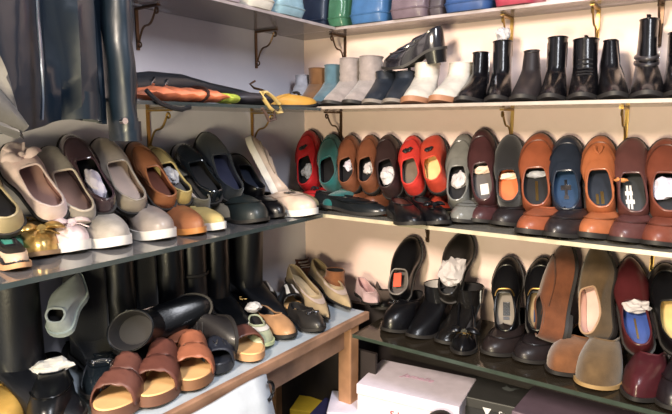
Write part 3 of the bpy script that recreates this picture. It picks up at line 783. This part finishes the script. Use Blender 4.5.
_, g, M = lofR('reddish brown loafer stuffed with lilac plastic, rightmost on the loafer shelf', (662, 141), (659, 222), 39, RBR, [('seam',)], lining=DK)
stuff_in(g, M, 'lilac plastic crumpled in the rightmost loafer', .36, .03, PV, 'plastic_stuffing', sq=(1, 1.1, .8))

# flat mates on the loafer shelf
fm = dict(a1=.54, hv=.054, hs=.046, hb=.058, sole_t=.009, heel=.010, k=.8, cpow=.42, grp=GR, pz=.9)
def mateR(label, tpx, deg, wpx, m, L=.26, decor=(), **kw):
    t = at(*tpx, z=ZL + .001); W = wpx * depth(t) / F
    k = dict(fm); k.update(kw)
    return lie(label, tpx, deg, L, W, m, decor=list(decor), **k)
mateR('red loafer lying flat in the corner in front of its leaning twin', (299, 208), -100, 28, RED, L=.2, decor=[('seam',), ('bow', DK, .6)], lining=DK)
mateR('teal loafer lying flat behind the heel of the sideways black shoe', (326, 211), -92, 27, TEAL, L=.19)
mateR('brown loafer lying behind the sideways black shoe, nearer the corner', (344, 209), -92, 27, BRN, L=.2)
mateR('brown loafer lying behind the sideways black shoe, nearer the red shoes', (367, 210), -92, 27, BRN, L=.2)
mateR('dark brown loafer lying flat at the toe of the sideways black shoe', (393, 212), -90, 27, DBR, L=.2)
mateR('red loafer lying flat behind the left of two black shoes', (405, 211), -90, 27, CORAL, L=.19)
mateR('orange-red loafer lying flat behind the right of two black shoes', (431, 212), -90, 27, COR, L=.19)
mateR('shiny grey loafer lying flat with its toe beside the black shoe', (457, 225), -88, 33, GRY, decor=[('seam',), ('strap',)])
mateR('dark maroon loafer lying flat in front of its leaning twin', (476, 225), -90, 33, MAR, decor=[('seam',)])
mateR('black loafer lying flat in front of the black suede one', (500, 228), -93, 38, leather(38, 32, 34, .4), decor=[('seam',)])
mateR('orange-brown loafer lying flat in front of its leaning twin', (526, 237), -92, 39, ORB, decor=[('seam',)], sole=RUB, sole_t=.012)
mateR('black leather loafer lying flat in front of the navy one', (554, 240), -92, 40, leather(42, 36, 38, .36), decor=[('seam',)])
mateR('tan loafer lying flat in front of its leaning twin', (588, 241), -93, 38, TAN, decor=[('seam',)], sole_t=.012)
mateR('burgundy-brown loafer lying flat with dark toe sole', (622, 245), -92, 40, BUR, decor=[('seam',)])
mateR('reddish brown loafer lying flat at the right edge of the loafer shelf', (656, 249), -92, 40, RBR, decor=[('seam',)])
bl = dict(a1=.5, hv=.042, hs=.034, hb=.041, sole_t=.009, heel=.012, k=.8, cpow=.45, grp=GR)
h = at(314, 208, z=ZL + .001); t = at(385, 217, z=ZL + .001)
shoe('loafer', 'black loafer lying sideways at the corner end of the loafer shelf', frame(h + V((0, .012, 0)), t - h, (0, 0, 1)), (t - h).length, .075, leather(26, 30, 34, .3), group=GR, decor=[('seam',), ('strap',)], **{k: v for k, v in bl.items() if k != 'grp'})
h = at(382, 211, z=ZL + .001) + V((0, .03, 0)); t = at(416, 228, z=ZL + .001)
shoe('loafer', 'black shoe with brown lining lying below the red loafers, heel to the left', frame(t - (t - h).normalized() * .2, t - h, (0, 0, 1)), .2, .08, BLACK, lining=leather(92, 52, 46, .5), group=GR, **{k: v for k, v in bl.items() if k != 'grp'})
h = at(406, 213, z=ZL + .001) + V((0, .03, 0)); t = at(443, 227, z=ZL + .001)
shoe('loafer', 'black shoe with a bow lying beside the flat grey loafer', frame(t - (t - h).normalized() * .2, t - h, (0, 0, 1)), .2, .08, BLACK, group=GR, decor=[('bow', BLACK, 1.2)], **{k: v for k, v in bl.items() if k != 'grp'})

# ---------------------------------------------------------------- left wall shelf: womens slip-ons
GL = 'womens slip-on shoes on the left wall shelf'
ls = dict(a1=.57, hv=.048, hs=.038, hb=.050, sole_t=.010, k=.87, cpow=.42, grp=GL, pz=.95)
def lofL(label, tpx, hpx, w, m, decor=(), **kw):
    k = dict(ls); k.update(kw)
    return leanL(label, tpx, hpx, w, m, decor=list(decor), **k)
CHAMP = leather(190, 174, 138, .4); PINK = suede(250, 226, 226); TAUP = suede(178, 170, 162); PLUM = patent(58, 42, 50); TPAT = leather(176, 164, 154, .25)
TANL = leather(168, 108, 74, .45); YEL = leather(206, 184, 124, .5); OLV = suede(122, 116, 104); BPAT = patent(16, 22, 28); BMAT = suede(32, 38, 48); BEI = leather(222, 198, 180, .4)
GOLDL = mat('gold_leather', srgb(176, 146, 88), .3, metal=.75, var=.35, scale=45, bump=.3, bscale=90)
lofL('champagne slip-on with dark inside leaning at the far left end of the shelf', (-36, 164), (22, 238), 42, CHAMP, lining=DK, collar=CHAMP)
lofL('pink suede slip-on with a bow leaning second from the left', (10, 147), (66, 226), 38, PINK, [('bow', PINK, 1.5)], lining=plain(150, 110, 108, .7), insole=plain(170, 136, 130, .7), a1=.58)
lofL('taupe suede slip-on with pink inside leaning third from the left', (47, 150), (93, 230), 38, TAUP, lining=plain(140, 112, 104, .7), insole=plain(184, 148, 136, .7), collar=plain(196, 184, 172, .6))
_, g, M = lofL('plum patent shoe with pale paper leaning between the two taupe shoes', (67, 138), (114, 218), 34, PLUM, [('seam',)], lining=DK)
stuff_in(g, M, 'pale paper in the plum patent shoe', .3, .026, PV, sq=(1.6, .7, .6))
lofL('taupe patent slip-on leaning beside the tan one', (99, 141), (144, 218), 37, TPAT, lining=plain(130, 110, 104, .7), insole=plain(176, 156, 146, .7))
lofL('tan leather slip-on leaning right of the taupe patent one', (132, 145), (176, 214), 30, TANL, [('strap',), ('seam',)], lining=leather(110, 62, 48, .6), a1=.5)
_, g, M = lofL('pale yellow shoe leaning behind the tan one', (149, 150), (193, 210), 26, YEL, [('seam',)], lining=GREYIN)
stuff_in(g, M, 'grey-white paper in the pale yellow shoe', .42, .022, plain(182, 182, 188, .6))
lofL('olive-taupe slip-on leaning low behind the yellow shoe', (168, 166), (212, 218), 26, OLV, lining=plain(122, 108, 98, .7), insole=plain(170, 156, 144, .7))
lofL('black patent brogue leaning left of the black suede shoe', (178, 147), (222, 208), 32, BPAT, [('brogue', SILV), ('toecap',)], lining=DK)
lofL('black suede slip-on, tallest of the black ones leaning on the left wall', (204, 134), (240, 206), 33, BMAT, [('strap',)], lining=leather(40, 44, 70, .6))
lofL('black leather shoe leaning right of the black suede slip-on', (230, 156), (264, 206), 27, BLACK, [('seam',)], lining=leather(40, 46, 62, .6))
lofL('beige buckled shoe with white side sole leaning at the right end of the left shelf', (246, 138), (284, 206), 34, BEI, [('strap',), ('buckle', SILV), ('seam',)], lining=plain(190, 168, 150, .7), sole=plain(222, 214, 204, .6), sole_t=.02, up=(.8, .65, .25))
flL = dict(a1=.5, hv=.060, hs=.046, hb=.052, k=.8, cpow=.42, grp=GL, pz=.85)
def mateL(label, tpx, deg, wpx, m, L=.235, decor=(), name='flat_shoe', **kw):
    t = at(*tpx, z=ZL + .001); W = wpx * depth(t) / F
    k = dict(flL); k.update(kw)
    return lie(label, tpx, deg, L, W, m, decor=list(decor), name=name, **k)
mateL('gold metallic flat with a gold bow lying at the left end of the shelf', (47, 259), -16, 42, GOLDL, decor=[('bow', GOLDL, 1.7, .5)], L=.22, sole=plain(130, 104, 76, .7))
mateL('pink suede slip-on with bow and white sole lying flat', (81, 254), -8, 42, PINK, decor=[('bow', PINK, 1.5, .55)], sole=WHITE, sole_t=.020)
mateL('taupe suede slip-on with white sole lying flat beside the pink one', (122, 249), -8, 44, TAUP, sole=WHITE, sole_t=.020, hv=.068)
mateL('plum patent shoe lying flat half hidden between two taupe shoes', (137, 236), -8, 30, PLUM, hv=.05)
mateL('pale taupe slip-on with thick white sole lying flat, toe by the tan shoe', (169, 241), -8, 40, leather(176, 164, 158, .35), sole=WHITE, sole_t=.020, hv=.068)
mateL('tan leather slip-on lying flat with rounded toe', (203, 236), -8, 36, TANL, sole=leather(196, 130, 70, .5), sole_t=.014, toe='almond')
mateL('pale yellow shoe with white sole lying flat and pointing to the shelf edge', (224, 232), -8, 30, YEL, sole=WHITE, sole_t=.018, toe='almond', hv=.05)
mateL('olive-taupe slip-on lying flat behind the yellow toe', (240, 222), -8, 27, leather(156, 146, 130, .4), hv=.05)
mateL('dark green-black shoe lying flat with a broad toe below the black suede one', (264, 224), -10, 40, leather(40, 48, 50, .4), decor=[('seam',)], hv=.066)
mateL('black shoe lying flat beside the beige shoe', (284, 219), -6, 27, BLACK, decor=[('seam',)], hv=.056)
mateL('beige buckled shoe with white sole lying flat at the right end of the left shelf', (315, 217), -6, 34, BEI, decor=[('strap',), ('buckle', SILV)], sole=WHITE, sole_t=.018, hv=.062)
mateL('teal suede slip-on with white sole lying at the far left edge', (14, 262), -10, 40, suede(64, 150, 132), sole=WHITE, sole_t=.016, L=.2, hv=.052)
mateL('black shoe with beige toe tip nearest the camera on the left shelf', (22, 272), -12, 26, leather(30, 30, 34, .4), decor=[('toecap', leather(206, 180, 156, .5))], L=.16, hv=.035, sole=TANIN)
mateL('khaki slip-on lying in the corner behind the beige toe', (318, 211), -12, 20, leather(150, 138, 108, .5), L=.17, hv=.045)

# ---------------------------------------------------------------- boots on the right wall
GB = 'ankle boots on the right wall shelf'
def bootR(label, toe_x, top, wtoe, wtop, m, toe_y=-.285, L=.235, ysh=-.10, deg=None, **kw):
    t = at(toe_x, 99, y=toe_y); t.z = ZB + .001
    s = at(*top, y=ysh); H = s.z - ZB
    hx = s.x
    # heel placed so that the shaft stands under its top
    d = V((t.x - hx, t.y - (ysh + .0), 0)); d.normalize()
    heel = V((t.x, t.y, t.z)) - d * L
    W = .88 * wtoe * depth(V((t.x, t.y + .05, t.z + .03))) / F; tw = 1.02 * wtop * depth(s) / F / 2
    return boot('ankle_boot', label, frame(heel, d, (0, 0, 1)), L, W, H, m, top_w=tw, top_l=min(.06, tw * 1.35), group=GB, **kw)
BB = leather(15, 14, 17, .24); SUG = suede(160, 148, 144); CREAM = leather(214, 206, 194, .5)
TS = plain(140, 98, 72, .6)
bootR('pale grey-white boot, first in the corner of the boot shelf', 292, (302, 76), 22, 14, suede(190, 190, 200), L=.2, toe_y=-.23)
bootR('tan suede ankle boot in the corner, second on the boot shelf', 303, (317, 69), 26, 19, suede(134, 94, 60), L=.2, toe_y=-.23)
bootR('teal-grey suede boot left of the light grey pair', 316, (333, 66), 26, 17, suede(86, 116, 130), L=.21, toe_y=-.25)
bootR('light grey suede boot, left one of the grey pair', 328, (352, 60), 30, 21, SUG, slouch=.002)
bootR('light grey suede boot, right one of the grey pair', 349, (372, 58), 31, 22, SUG, slouch=.002)
r1 = bootR('black chelsea boot with grey sole, left of two under the lying shoe', 370, (388, 73), 30, 21, leather(34, 40, 50, .5), sole=plain(112, 104, 98, .7), decor=[('elastic', plain(70, 78, 86)), ('tab',)])
r2 = bootR('black chelsea boot with grey sole, right of two under the lying shoe', 391, (407, 73), 30, 21, leather(34, 40, 50, .5), sole=plain(112, 104, 98, .7), decor=[('elastic', plain(70, 78, 86)), ('tab',)])
bootR('cream boot with tan sole, left one of the cream pair', 411, (428, 65), 35, 24, CREAM, sole=TS, slouch=.0015, sole_t=.014)
bootR('cream boot with tan sole, right one leaning back', 437, (461, 64), 34, 23, CREAM, sole=TS, slouch=.0015, sole_t=.014, lean=-.012)
bootR('black ankle boot right of the cream pair', 463, (482, 54), 32, 15, BB, decor=[('zip', SILV)], lean=.005)
rp, gp_, Mp = bootR('tall slim black boot with a clear plastic ball on top', 496, (503, 43), 29, 18, BB)
bootR('black boot with a matte brown-black toe and slanted shaft', 522, (532, 52), 35, 14, leather(40, 34, 35, .5), lining=DK, cut=.006)
bootR('glossy black boot with a straight shaft, left of the wide one', 550, (558, 39), 30, 18, BB, decor=[('elastic', DK)])
bootR('black boot with a wide open shaft and front tongue', 582, (586, 41), 33, 23, BB, decor=[('tab',), ('laces', DK)])
bootR('black ankle boot with a narrow shaft, third from the right edge', 616, (610, 42), 34, 12, BB, decor=[('zip', DK)])
bootR('tallest black boot with a strap across the ankle', 648, (649, 21), 37, 16, BB, decor=[('strapband', leather(60, 56, 58, .35), 10, SILV), ('tab',), ('strapband', leather(50, 46, 48, .35), 9)])
bootR('black boot cut off by the right edge of the photo', 682, (680, 34), 37, 20, BB, decor=[('zip', DK)])
pb2 = paper('clear plastic ball stuck on top of the tall slim black boot', at(503, 35, y=-.10), .021, CLEAR, 'plastic_stuffing', (1, 1, .95))
# black heeled shoe lying on the black chelsea boots
h = at(446, 70, y=-.13); t = at(383, 72, y=-.14)
h.z = at(440, 62, y=-.13).z
shoe('heeled_shoe', 'black heeled shoe lying on top of the black chelsea boots', frame(h, t - h, (-.5, -.15, 1)), (t - h).length * 1.0, .075, patent(24, 22, 27), group=GB, toe='almond', a1=.45, hv=.062, hs=.052, hb=.062, heel=.034, sole_t=.008, k=.8, heelm=BLACK, decor=[('strap',), ('seam',)])
# yellow slippers on the belt shelf
slY = leather(212, 158, 66, .5)
for lab, tx, dg in (('mustard yellow slipper lying at the corner end of the belt shelf', (316, 110), 12), ('mustard yellow slipper lying behind the first one, toe to the left', (306, 107), 35)):
    t = at(tx[0], 108, x=.27); t.z = ZB - .003
    if dg == 35: t = t + V((-.09, .01, 0))
    d = V((math.cos(math.radians(-60 + dg)) * .6, .8, 0)).normalized()
    shoe('slipper', lab, frame(t - d * .19, d, (0, 0, 1)), .19, .062, slY, a1=.55, hv=.036, hs=.022, hb=.028, sole_t=.006, k=.8, lining=leather(150, 100, 44, .6), group='mustard yellow slippers', decor=[('bow', DK, .6)])

# ---------------------------------------------------------------- lowest right shelf
GW = 'dark shoes on the lowest right shelf'
lw = dict(lo); lw['grp'] = GW; lw['z0'] = ZR
def low(label, tpx, hpx, w, m, decor=(), yh=-.15, **kw):
    k = dict(lw); k.update(kw); return leanR(label, tpx, hpx, w, m, yh=yh, decor=list(decor), **k)
_, g, M = low('black shoe with an orange tag inside leaning at the left of the lowest shelf', (411, 237), (394, 298), 30, BLACK, lining=GREYIN, insole=plain(96, 88, 84, .7), collar=plain(110, 104, 100, .5), a1=.42)
MB().box((0, 0, 0), (.044, .024, .003)).build('paper_tag', plain(240, 84, 56, .6), mw=M @ Matrix.Translation((g.L * .26, .005, .052)) @ Matrix.Rotation(.15, 4, 'Z'), bevel=.001)['label'] = 'orange-red paper tag in the leaning black shoe'
bpy.data.objects['paper_tag.001' if 'paper_tag.001' in bpy.data.objects else 'paper_tag']['category'] = 'tag'
_, g, M = low('black shoe stuffed with white paper leaning right of the tagged one', (463, 233), (442, 298), 31, leather(38, 34, 32, .4), lining=DK, a1=.5)
stuff_in(g, M, 'large white paper in the leaning black shoe on the lowest shelf', .38, .036, PW, dz=.045, sq=(1.3, 1.1, .8))
low('black loafer with a brass bar leaning, left one of the pair', (507, 257), (502, 334), 31, BLACK, [('seam',), ('bar', GOLD), ('mark', SILV, [(.25, .42, -.12, .1), (.2, .24, -.1, .1)])], lining=plain(100, 92, 84, .7), insole=plain(128, 120, 112, .7))
low('black loafer with a brass bar leaning, right one of the pair beside brown suede', (541, 258), (532, 334), 31, BLACK, [('seam',), ('bar', GOLD), ('label', leather(44, 70, 120, .5))], lining=plain(110, 96, 78, .7), insole=plain(150, 128, 98, .7))
SUB = suede(112, 66, 42); SUO = suede(96, 76, 52)
low('large brown suede shoe leaning against the wall, toe up', (572, 245), (560, 340), 44, SUB, [('seam', SUB, .45)], a1=.42, hv=.075, hs=.06, hb=.06, toe='almond', yh=-.19, up=(-1, -.45, .2))
_, g, M = low('olive-brown suede shoe with pale pink lining leaning beside the brown one', (598, 244), (600, 338), 38, SUO, [], lining=plain(206, 170, 160, .6), insole=plain(214, 182, 172, .6), collar=plain(160, 130, 104, .6), a1=.5, toe='almond', yh=-.17, up=(-.55, -1, .25))
_, g, M = low('burgundy shoe with blue insole and white paper leaning second from the right', (626, 258), (634, 352), 37, leather(84, 34, 38, .3), [('toecap',), ('mark', GOLD, [(.14, .34, -.02, .03)])], lining=leather(52, 74, 140, .5), insole=leather(58, 84, 160, .5), a1=.48, toe='almond', yh=-.18)
stuff_in(g, M, 'white paper band in the burgundy shoe', .42, .03, PW, sq=(.6, 1.15, .6), dz=.05)
low('black shoe leaning at the right end of the lowest shelf', (661, 265), (672, 352), 37, BLACK, [('seam',)], lining=plain(206, 180, 120, .6), yh=-.18)
def mateW(label, tpx, deg, wpx, m, L=.25, decor=(), **kw):
    t = at(*tpx, z=ZR + .001); W = wpx * depth(t) / F
    k = dict(fm); k['grp'] = GW; k.update(kw)
    return lie(label, tpx, deg, L, W, m, z=ZR + .001, decor=list(decor), **k)
mateW('black shoe lying flat at the left end of the lowest shelf', (387, 334), -92, 30, BLACK, hv=.075, hs=.065, hb=.07, L=.2, decor=[('buckle', SILV)])
def bootW(label, tpx, deg, L, W, H, m, z=ZR + .001, name='ankle_boot', grp=GW, **kw):
    return boot(name, label, lieM(tpx, z, deg, L), L, W, H, m, group=grp, **kw)
bootW('black ankle boot with white lining edge between the two leaning black shoes', (412, 340), -92, .2, .078, .125, BLACK, lining=WHITE, top_w=.04, top_l=.05, decor=[('buckle', SILV), ('elastic', DK)])
bootW('glossy black ankle boot below the shoe with white paper', (441, 346), -95, .2, .078, .13, leather(24, 22, 22, .25), top_w=.04, top_l=.05, decor=[('zip', SILV)])
shoe('heeled_sandal', 'small black heeled shoe with a bow beside the black loafers', lieM((462, 358), ZR + .001, -70, .19), .19, .066, BLACK, group=GW, toe='almond', a1=.6, hv=.045, hs=.03, hb=.05, heel=.05, k=.8, decor=[('bow', BLACK, 1.6), ('bit', GOLD)])
mateW('black loafer lying flat in front of the left black loafer', (489, 358), -95, 36, leather(40, 32, 32, .4), decor=[('seam',)])
mateW('black loafer lying flat in front of the right black loafer', (522, 365), -97, 38, leather(36, 30, 32, .4), decor=[('seam',)])
mateW('brown suede shoe lying flat in front of the large brown suede one', (556, 378), -98, 46, suede(122, 78, 48), hv=.072, hs=.06, hb=.06, toe='almond', L=.24, pz=.8)
mateW('olive-brown suede shoe lying flat with a pale sole edge', (592, 392), -88, 44, suede(102, 80, 54), hv=.085, hs=.07, hb=.07, L=.24, pz=.8, sole=plain(150, 122, 82, .6))
mateW('burgundy shoe lying flat in front of its leaning twin', (636, 405), -92, 42, leather(78, 34, 40, .3), decor=[('toecap',)], toe='almond', hv=.075, hs=.06, hb=.06)
mateW('black shoe lying flat in the bottom right corner', (672, 414), -92, 42, leather(34, 28, 32, .35), decor=[('seam',)], hv=.07)
mateW('flat black shoe lying by the bench end, toe to the right', (384, 312), -60, 28, BLACK, L=.2, name='flat_shoe', hv=.045)

# ---------------------------------------------------------------- bench
GT = 'shoes and boots crowded on the bench'
ZT1 = ZTAB + .006
def onb(label, tpx, deg, L, W, m, name='flat_shoe', **kw):
    return shoe(name, label, lieM(tpx, ZT1, deg, L), L, W, m, group=GT, **kw)
def bootB(label, tpx, deg, L, W, H, m, name='tall_boot', **kw):
    return boot(name, label, lieM(tpx, ZT1, deg, L), L, W, H, m, group=GT, **kw)
BEF = leather(186, 164, 130, .45); 
pf = dict(toe='point', a1=.66, hv=.032, hs=.034, hb=.052, sole_t=.006, k=.84, heel=.006, cpow=.5)
for lab, hp, tp in (('beige pointed flat, left of two side by side near the bench end', (.085, -.195, ZT1 + .045), (.362, -.352, ZT1)), ('beige pointed flat, right of two side by side near the bench end', (.100, -.085, ZT1 + .045), (.363, -.240, ZT1))):
    h, t = V(hp), V(tp)
    shoe('flat_shoe', lab, frame(h, t - h, (0, 0, 1)), (t - h).length, .072, BEF, group=GT, lining=plain(150, 132, 104, .7), insole=plain(190, 170, 138, .7), decor=[('strap', leather(204, 184, 174, .5))], **pf)
onb('pale pink pointed flat at the very end of the bench', (378, 307), -35, .15, .062, leather(216, 186, 190, .5), lining=plain(196, 160, 162, .7), **pf)
onb('black pointed flat with a metal tip lying in front of the beige flats', (322, 333), -20, .16, .074, leather(44, 42, 42, .4), toe='almond', a1=.55, hv=.045, hs=.036, hb=.045, k=.82, decor=[('bit', SILV)])
bootB('brown suede ankle boot standing at the back of the bench', (316, 286), -25, .18, .07, .075, suede(92, 52, 40), name='ankle_boot', top_w=.035, top_l=.045, lining=WHITE, decor=[('laces', WHITE)], hv=.06, hs=.055, hb=.05, heel=.01)
boot('ankle_boot', 'small brown suede boot with a dark opening standing behind the beige flats', frame((.262, -.135, ZT1), (-1, .2, 0), (0, 0, 1)), .16, .06, .085, suede(150, 96, 62), group=GT, top_w=.028, top_l=.034, hv=.06, hs=.055, hb=.05, heel=.012)
# cork sandals and others at the front
CORK = plain(206, 164, 112, .7)
BSTR = leather(104, 66, 58, .45); DSTR = leather(98, 58, 50, .5); TSTR = leather(158, 98, 74, .45)
def sb(label, tpx, deg, L, W, strapm, bed, solem, bands, **kw): return sandal('sandal', label, lieM(tpx, ZT1, deg, L), L, W, strapm, bed, solem, bands, group='sandals along the bench front', **kw)
sb('tan cork sandal with one brown strap lying beside the black studded sandal', (258, 362), -22, .2, .078, BSTR, CORK, TANIN, [(.5, .72, .05)], sole_t=.016)
sb('black sandal with silver studs on its strap', (220, 375), -38, .17, .072, leather(40, 44, 56, .4), leather(48, 52, 62, .4), leather(36, 40, 50, .5), [(.45, .85, .045)], sole_t=.02, extra=[('studs', SILV)])
sb('brown woven sandal nearest the bottom edge of the photo', (106, 424), -52, .21, .088, BSTR, CORK, plain(96, 64, 50, .7), [(.34, .56, .07), (.6, .82, .058)], woven=True, extra=[('buckle', SILV)])
sb('dark brown woven sandal with a tan footbed, middle of the three front sandals', (150, 409), -48, .21, .092, DSTR, CORK, plain(96, 64, 50, .7), [(.3, .56, .075), (.56, .80, .06)], woven=True)
sb('tan leather sandal with crossed straps, right of the dark woven one', (193, 392), -40, .21, .088, TSTR, CORK, plain(110, 76, 52, .7), [(.32, .54, .07), (.56, .80, .058)], woven=True)
sb('tan sandal with its round footbed heel showing behind the front sandals', (184, 372), -35, .21, .08, TSTR, CORK, plain(110, 76, 52, .7), [(.34, .54, .066), (.58, .80, .055)])
onb('beige ballet flat with a rounded toe behind the white-green shoe', (292, 340), -22, .2, .072, leather(196, 150, 110, .4), a1=.55, hv=.042, hs=.03, hb=.04, k=.84)
onb('white and pale green shoe lying in front of the black boots', (262, 350), -40, .16, .07, leather(190, 198, 168, .45), a1=.5, hv=.036, hs=.03, hb=.04, sole=plain(186, 196, 150, .6), decor=[('strap', WHITE)])
sb('black sandal with white stripes and tan footbed, left one of the striped pair', (270, 314), -38, .17, .06, BLACK, CORK, BLACK, [(.30, .86, .055)], sole_t=.02, extra=[('bands', WHITE)])
sb('black sandal with white stripes and tan footbed, right one of the striped pair', (296, 317), -38, .17, .062, BLACK, CORK, BLACK, [(.30, .80, .055)], sole_t=.02, extra=[('bands', WHITE)])
onb('black shoe with a gold buckle lying in front of the right tall boot', (250, 320), -38, .17, .064, BLACK, a1=.55, hv=.05, hs=.04, hb=.05, k=.82, decor=[('buckle', GOLD), ('strap',)])
pt = at(252, 287, x=.2)
paper('white paper ball beside the gold buckled black shoe', V((.205, pt.y, ZT1 + .055)), .022, WHITE, 'crumpled_paper', (1, 1.2, .7))
# tall black boots standing in a row at the back of the bench
BT = leather(13, 15, 19, .28); BTm = suede(18, 20, 26); BT2 = leather(20, 22, 28, .36)
for lab, y, m, H, dx, ex in (
        ('tall matte black boot, leftmost of the row standing under the left shelf', -.915, BTm, .275, .02, [('tab',)]),
        ('tall black boot standing second from the left in the bench row', -.845, BT, .27, .03, [('zip', SILV)]),
        ('tall black boot with a pale top edge, third in the bench row', -.775, BTm, .285, .02, [('tab',)]),
        ('tall glossy black boot with a vertical highlight, fourth in the bench row', -.70, BT, .285, .035, [('zip', DK)]),
        ('tall black boot with a buckled strap, fifth in the bench row', -.62, BT2, .28, .03, [('strapband', DK, 12, SILV)]),
        ('tall black boot standing sixth in the bench row', -.53, BT, .28, .025, [('elastic', DK)])):
    boot('tall_boot', lab, frame((dx, y, ZT1), (1, -.12, 0), (0, 0, 1)), .235, .08, H, m, top_w=.044, top_l=.058, group=GT, decor=ex, slouch=.002)
boot('tall_boot', 'black boot with a wide shaft standing at the right end of the boot row', frame((.03, -.405, ZT1), (1, -.05, 0), (0, 0, 1)), .23, .08, .25, BT2, top_w=.05, top_l=.065, group=GT, decor=[('zip', DK)])
# big black boot at the left, and other large dark ones near the camera
boot('tall_boot', 'large black boot at the left edge with its shaft under the shelf', frame((.03, -1.105, ZT1), (1, .1, 0), (0, 0, 1)), .27, .095, .27, BT2, top_w=.055, top_l=.07, group=GT, decor=[('zip', DK)])
_, g, M = onb('large black shoe with white paper at the bottom left corner', (50, 434), -30, .25, .09, BT, name='loafer', a1=.55, hv=.07, hs=.058, hb=.065, k=.84, decor=[('seam',)])
stuff_in(g, M, 'white crumpled paper on the large black shoe at the bottom left', .44, .03, WHITE, dz=.072, sq=(.8, 1.5, .6))
onb('black patent shoe with bright glints left of the woven sandals', (100, 402), -35, .21, .082, BPAT, name='loafer', a1=.5, hv=.06, hs=.05, hb=.055, k=.82, decor=[('bit', SILV), ('strap',)])
onb('black shoe lying below the upright pale grey shoe', (78, 364), -20, .2, .08, BLACK, name='loafer', a1=.5, hv=.06, hs=.05, hb=.055, k=.82, decor=[('seam',)])
h = at(58, 336, x=.20); t = at(80, 280, x=.13)
shoe('flat_shoe', 'pale silver-grey shoe standing upright with its toe up among black boots', frame(h, t - h, (.5, -.6, .2)), (t - h).length, .066, leather(172, 182, 184, .4), group=GT, sole=plain(140, 152, 152, .5), a1=.22, hv=.05, hs=.045, hb=.04, toe='point', sole_t=.012)
# boots lying down: shaft toward the wall, sole outward
def lying(label, foot, along, up, L, W, H, m, **kw):
    return boot('ankle_boot', label, frame(foot, along, up), L, W, H, m, group=GT, **kw)
lying('black boot lying on its side between the upright pale shoe and the woven sandals', V((.105, -.80, ZT1 + .045)), V((.55, .55, .35)), V((.05, -.95, 0)), .19, .08, .2, BT, top_w=.042, top_l=.05, decor=[('zip', SILV)])
lying('large worn black ankle boot lying on its side behind the tan sandals', V((.150, -.63, ZT1 + .05)), V((.9, -.30, -.02)), V((-.35, -.9, .12)), .21, .085, .17, leather(36, 34, 36, .42), top_w=.05, top_l=.058, decor=[('laces', DK)])
onb('black leather shoe lying before the fifth tall boot, toe to the right', (244, 318), -30, .2, .076, BLACK, name='loafer', a1=.5, hv=.055, hs=.045, hb=.05, k=.82, decor=[('seam',)])
onb('mustard gold shoe cut off at the bottom left corner', (2, 432), -30, .2, .08, leather(206, 164, 84, .5), a1=.5, hv=.05, hs=.04, hb=.05, k=.82)

# dark brown shoe whose top shows in front of the pink box
t = at(434, 409, z=.60)
shoe('loafer', 'dark brown shoe toe poking up in front of the pink box', frame(V((t.x, t.y - .09, ZC + .004)), (.08, .06, .14), (.4, -.6, .3)), .13, .06, leather(50, 36, 38, .4), group='shoes in front of the boxes', a1=.5, hv=.05, hs=.04, hb=.045)

# ================================================================== LIGHT, CAMERA
def area(name, loc, target, size, power, color, sy=None):
    l = bpy.data.lights.new(name, 'AREA'); l.energy = power; l.color = color; l.size = size
    if sy: l.shape = 'RECTANGLE'; l.size_y = sy
    o = bpy.data.objects.new(name, l); C.objects.link(o); o.location = loc
    o.rotation_euler = (V(target) - V(loc)).to_track_quat('-Z', 'Y').to_euler(); return o
area('ceiling_light', (1.55, -1.15, 2.45), (.3, -.5, 1.1), 0.25, 36, (.92, .94, 1.0), .9)
area('warm_light', (.75, -2.3, 2.0), (1.0, 0, 1.05), .3, 78, (1.0, .84, .68))
area('low_warm_light', (1.1, -2.3, 1.0), (1.0, 0, .9), .35, 34, (1.0, .86, .55))
w = bpy.data.worlds.new('room_air'); bpy.context.scene.world = w; w.use_nodes = True
w.node_tree.nodes['Background'].inputs['Color'].default_value = (.72, .78, .9, 1); w.node_tree.nodes['Background'].inputs['Strength'].default_value = .28
cam = bpy.data.cameras.new('camera'); co = bpy.data.objects.new('camera', cam); C.objects.link(co)
cam.sensor_width = 36; cam.lens = 36 * F / 672; cam.clip_start = .02
R3 = Matrix((RT, UP, -FW)).transposed(); co.matrix_world = Matrix.Translation(CAM) @ R3.to_4x4()
bpy.context.scene.camera = co
vs_ = bpy.context.scene.view_settings; vs_.view_transform = 'Standard'; vs_.look = 'None'; vs_.exposure = 0.0
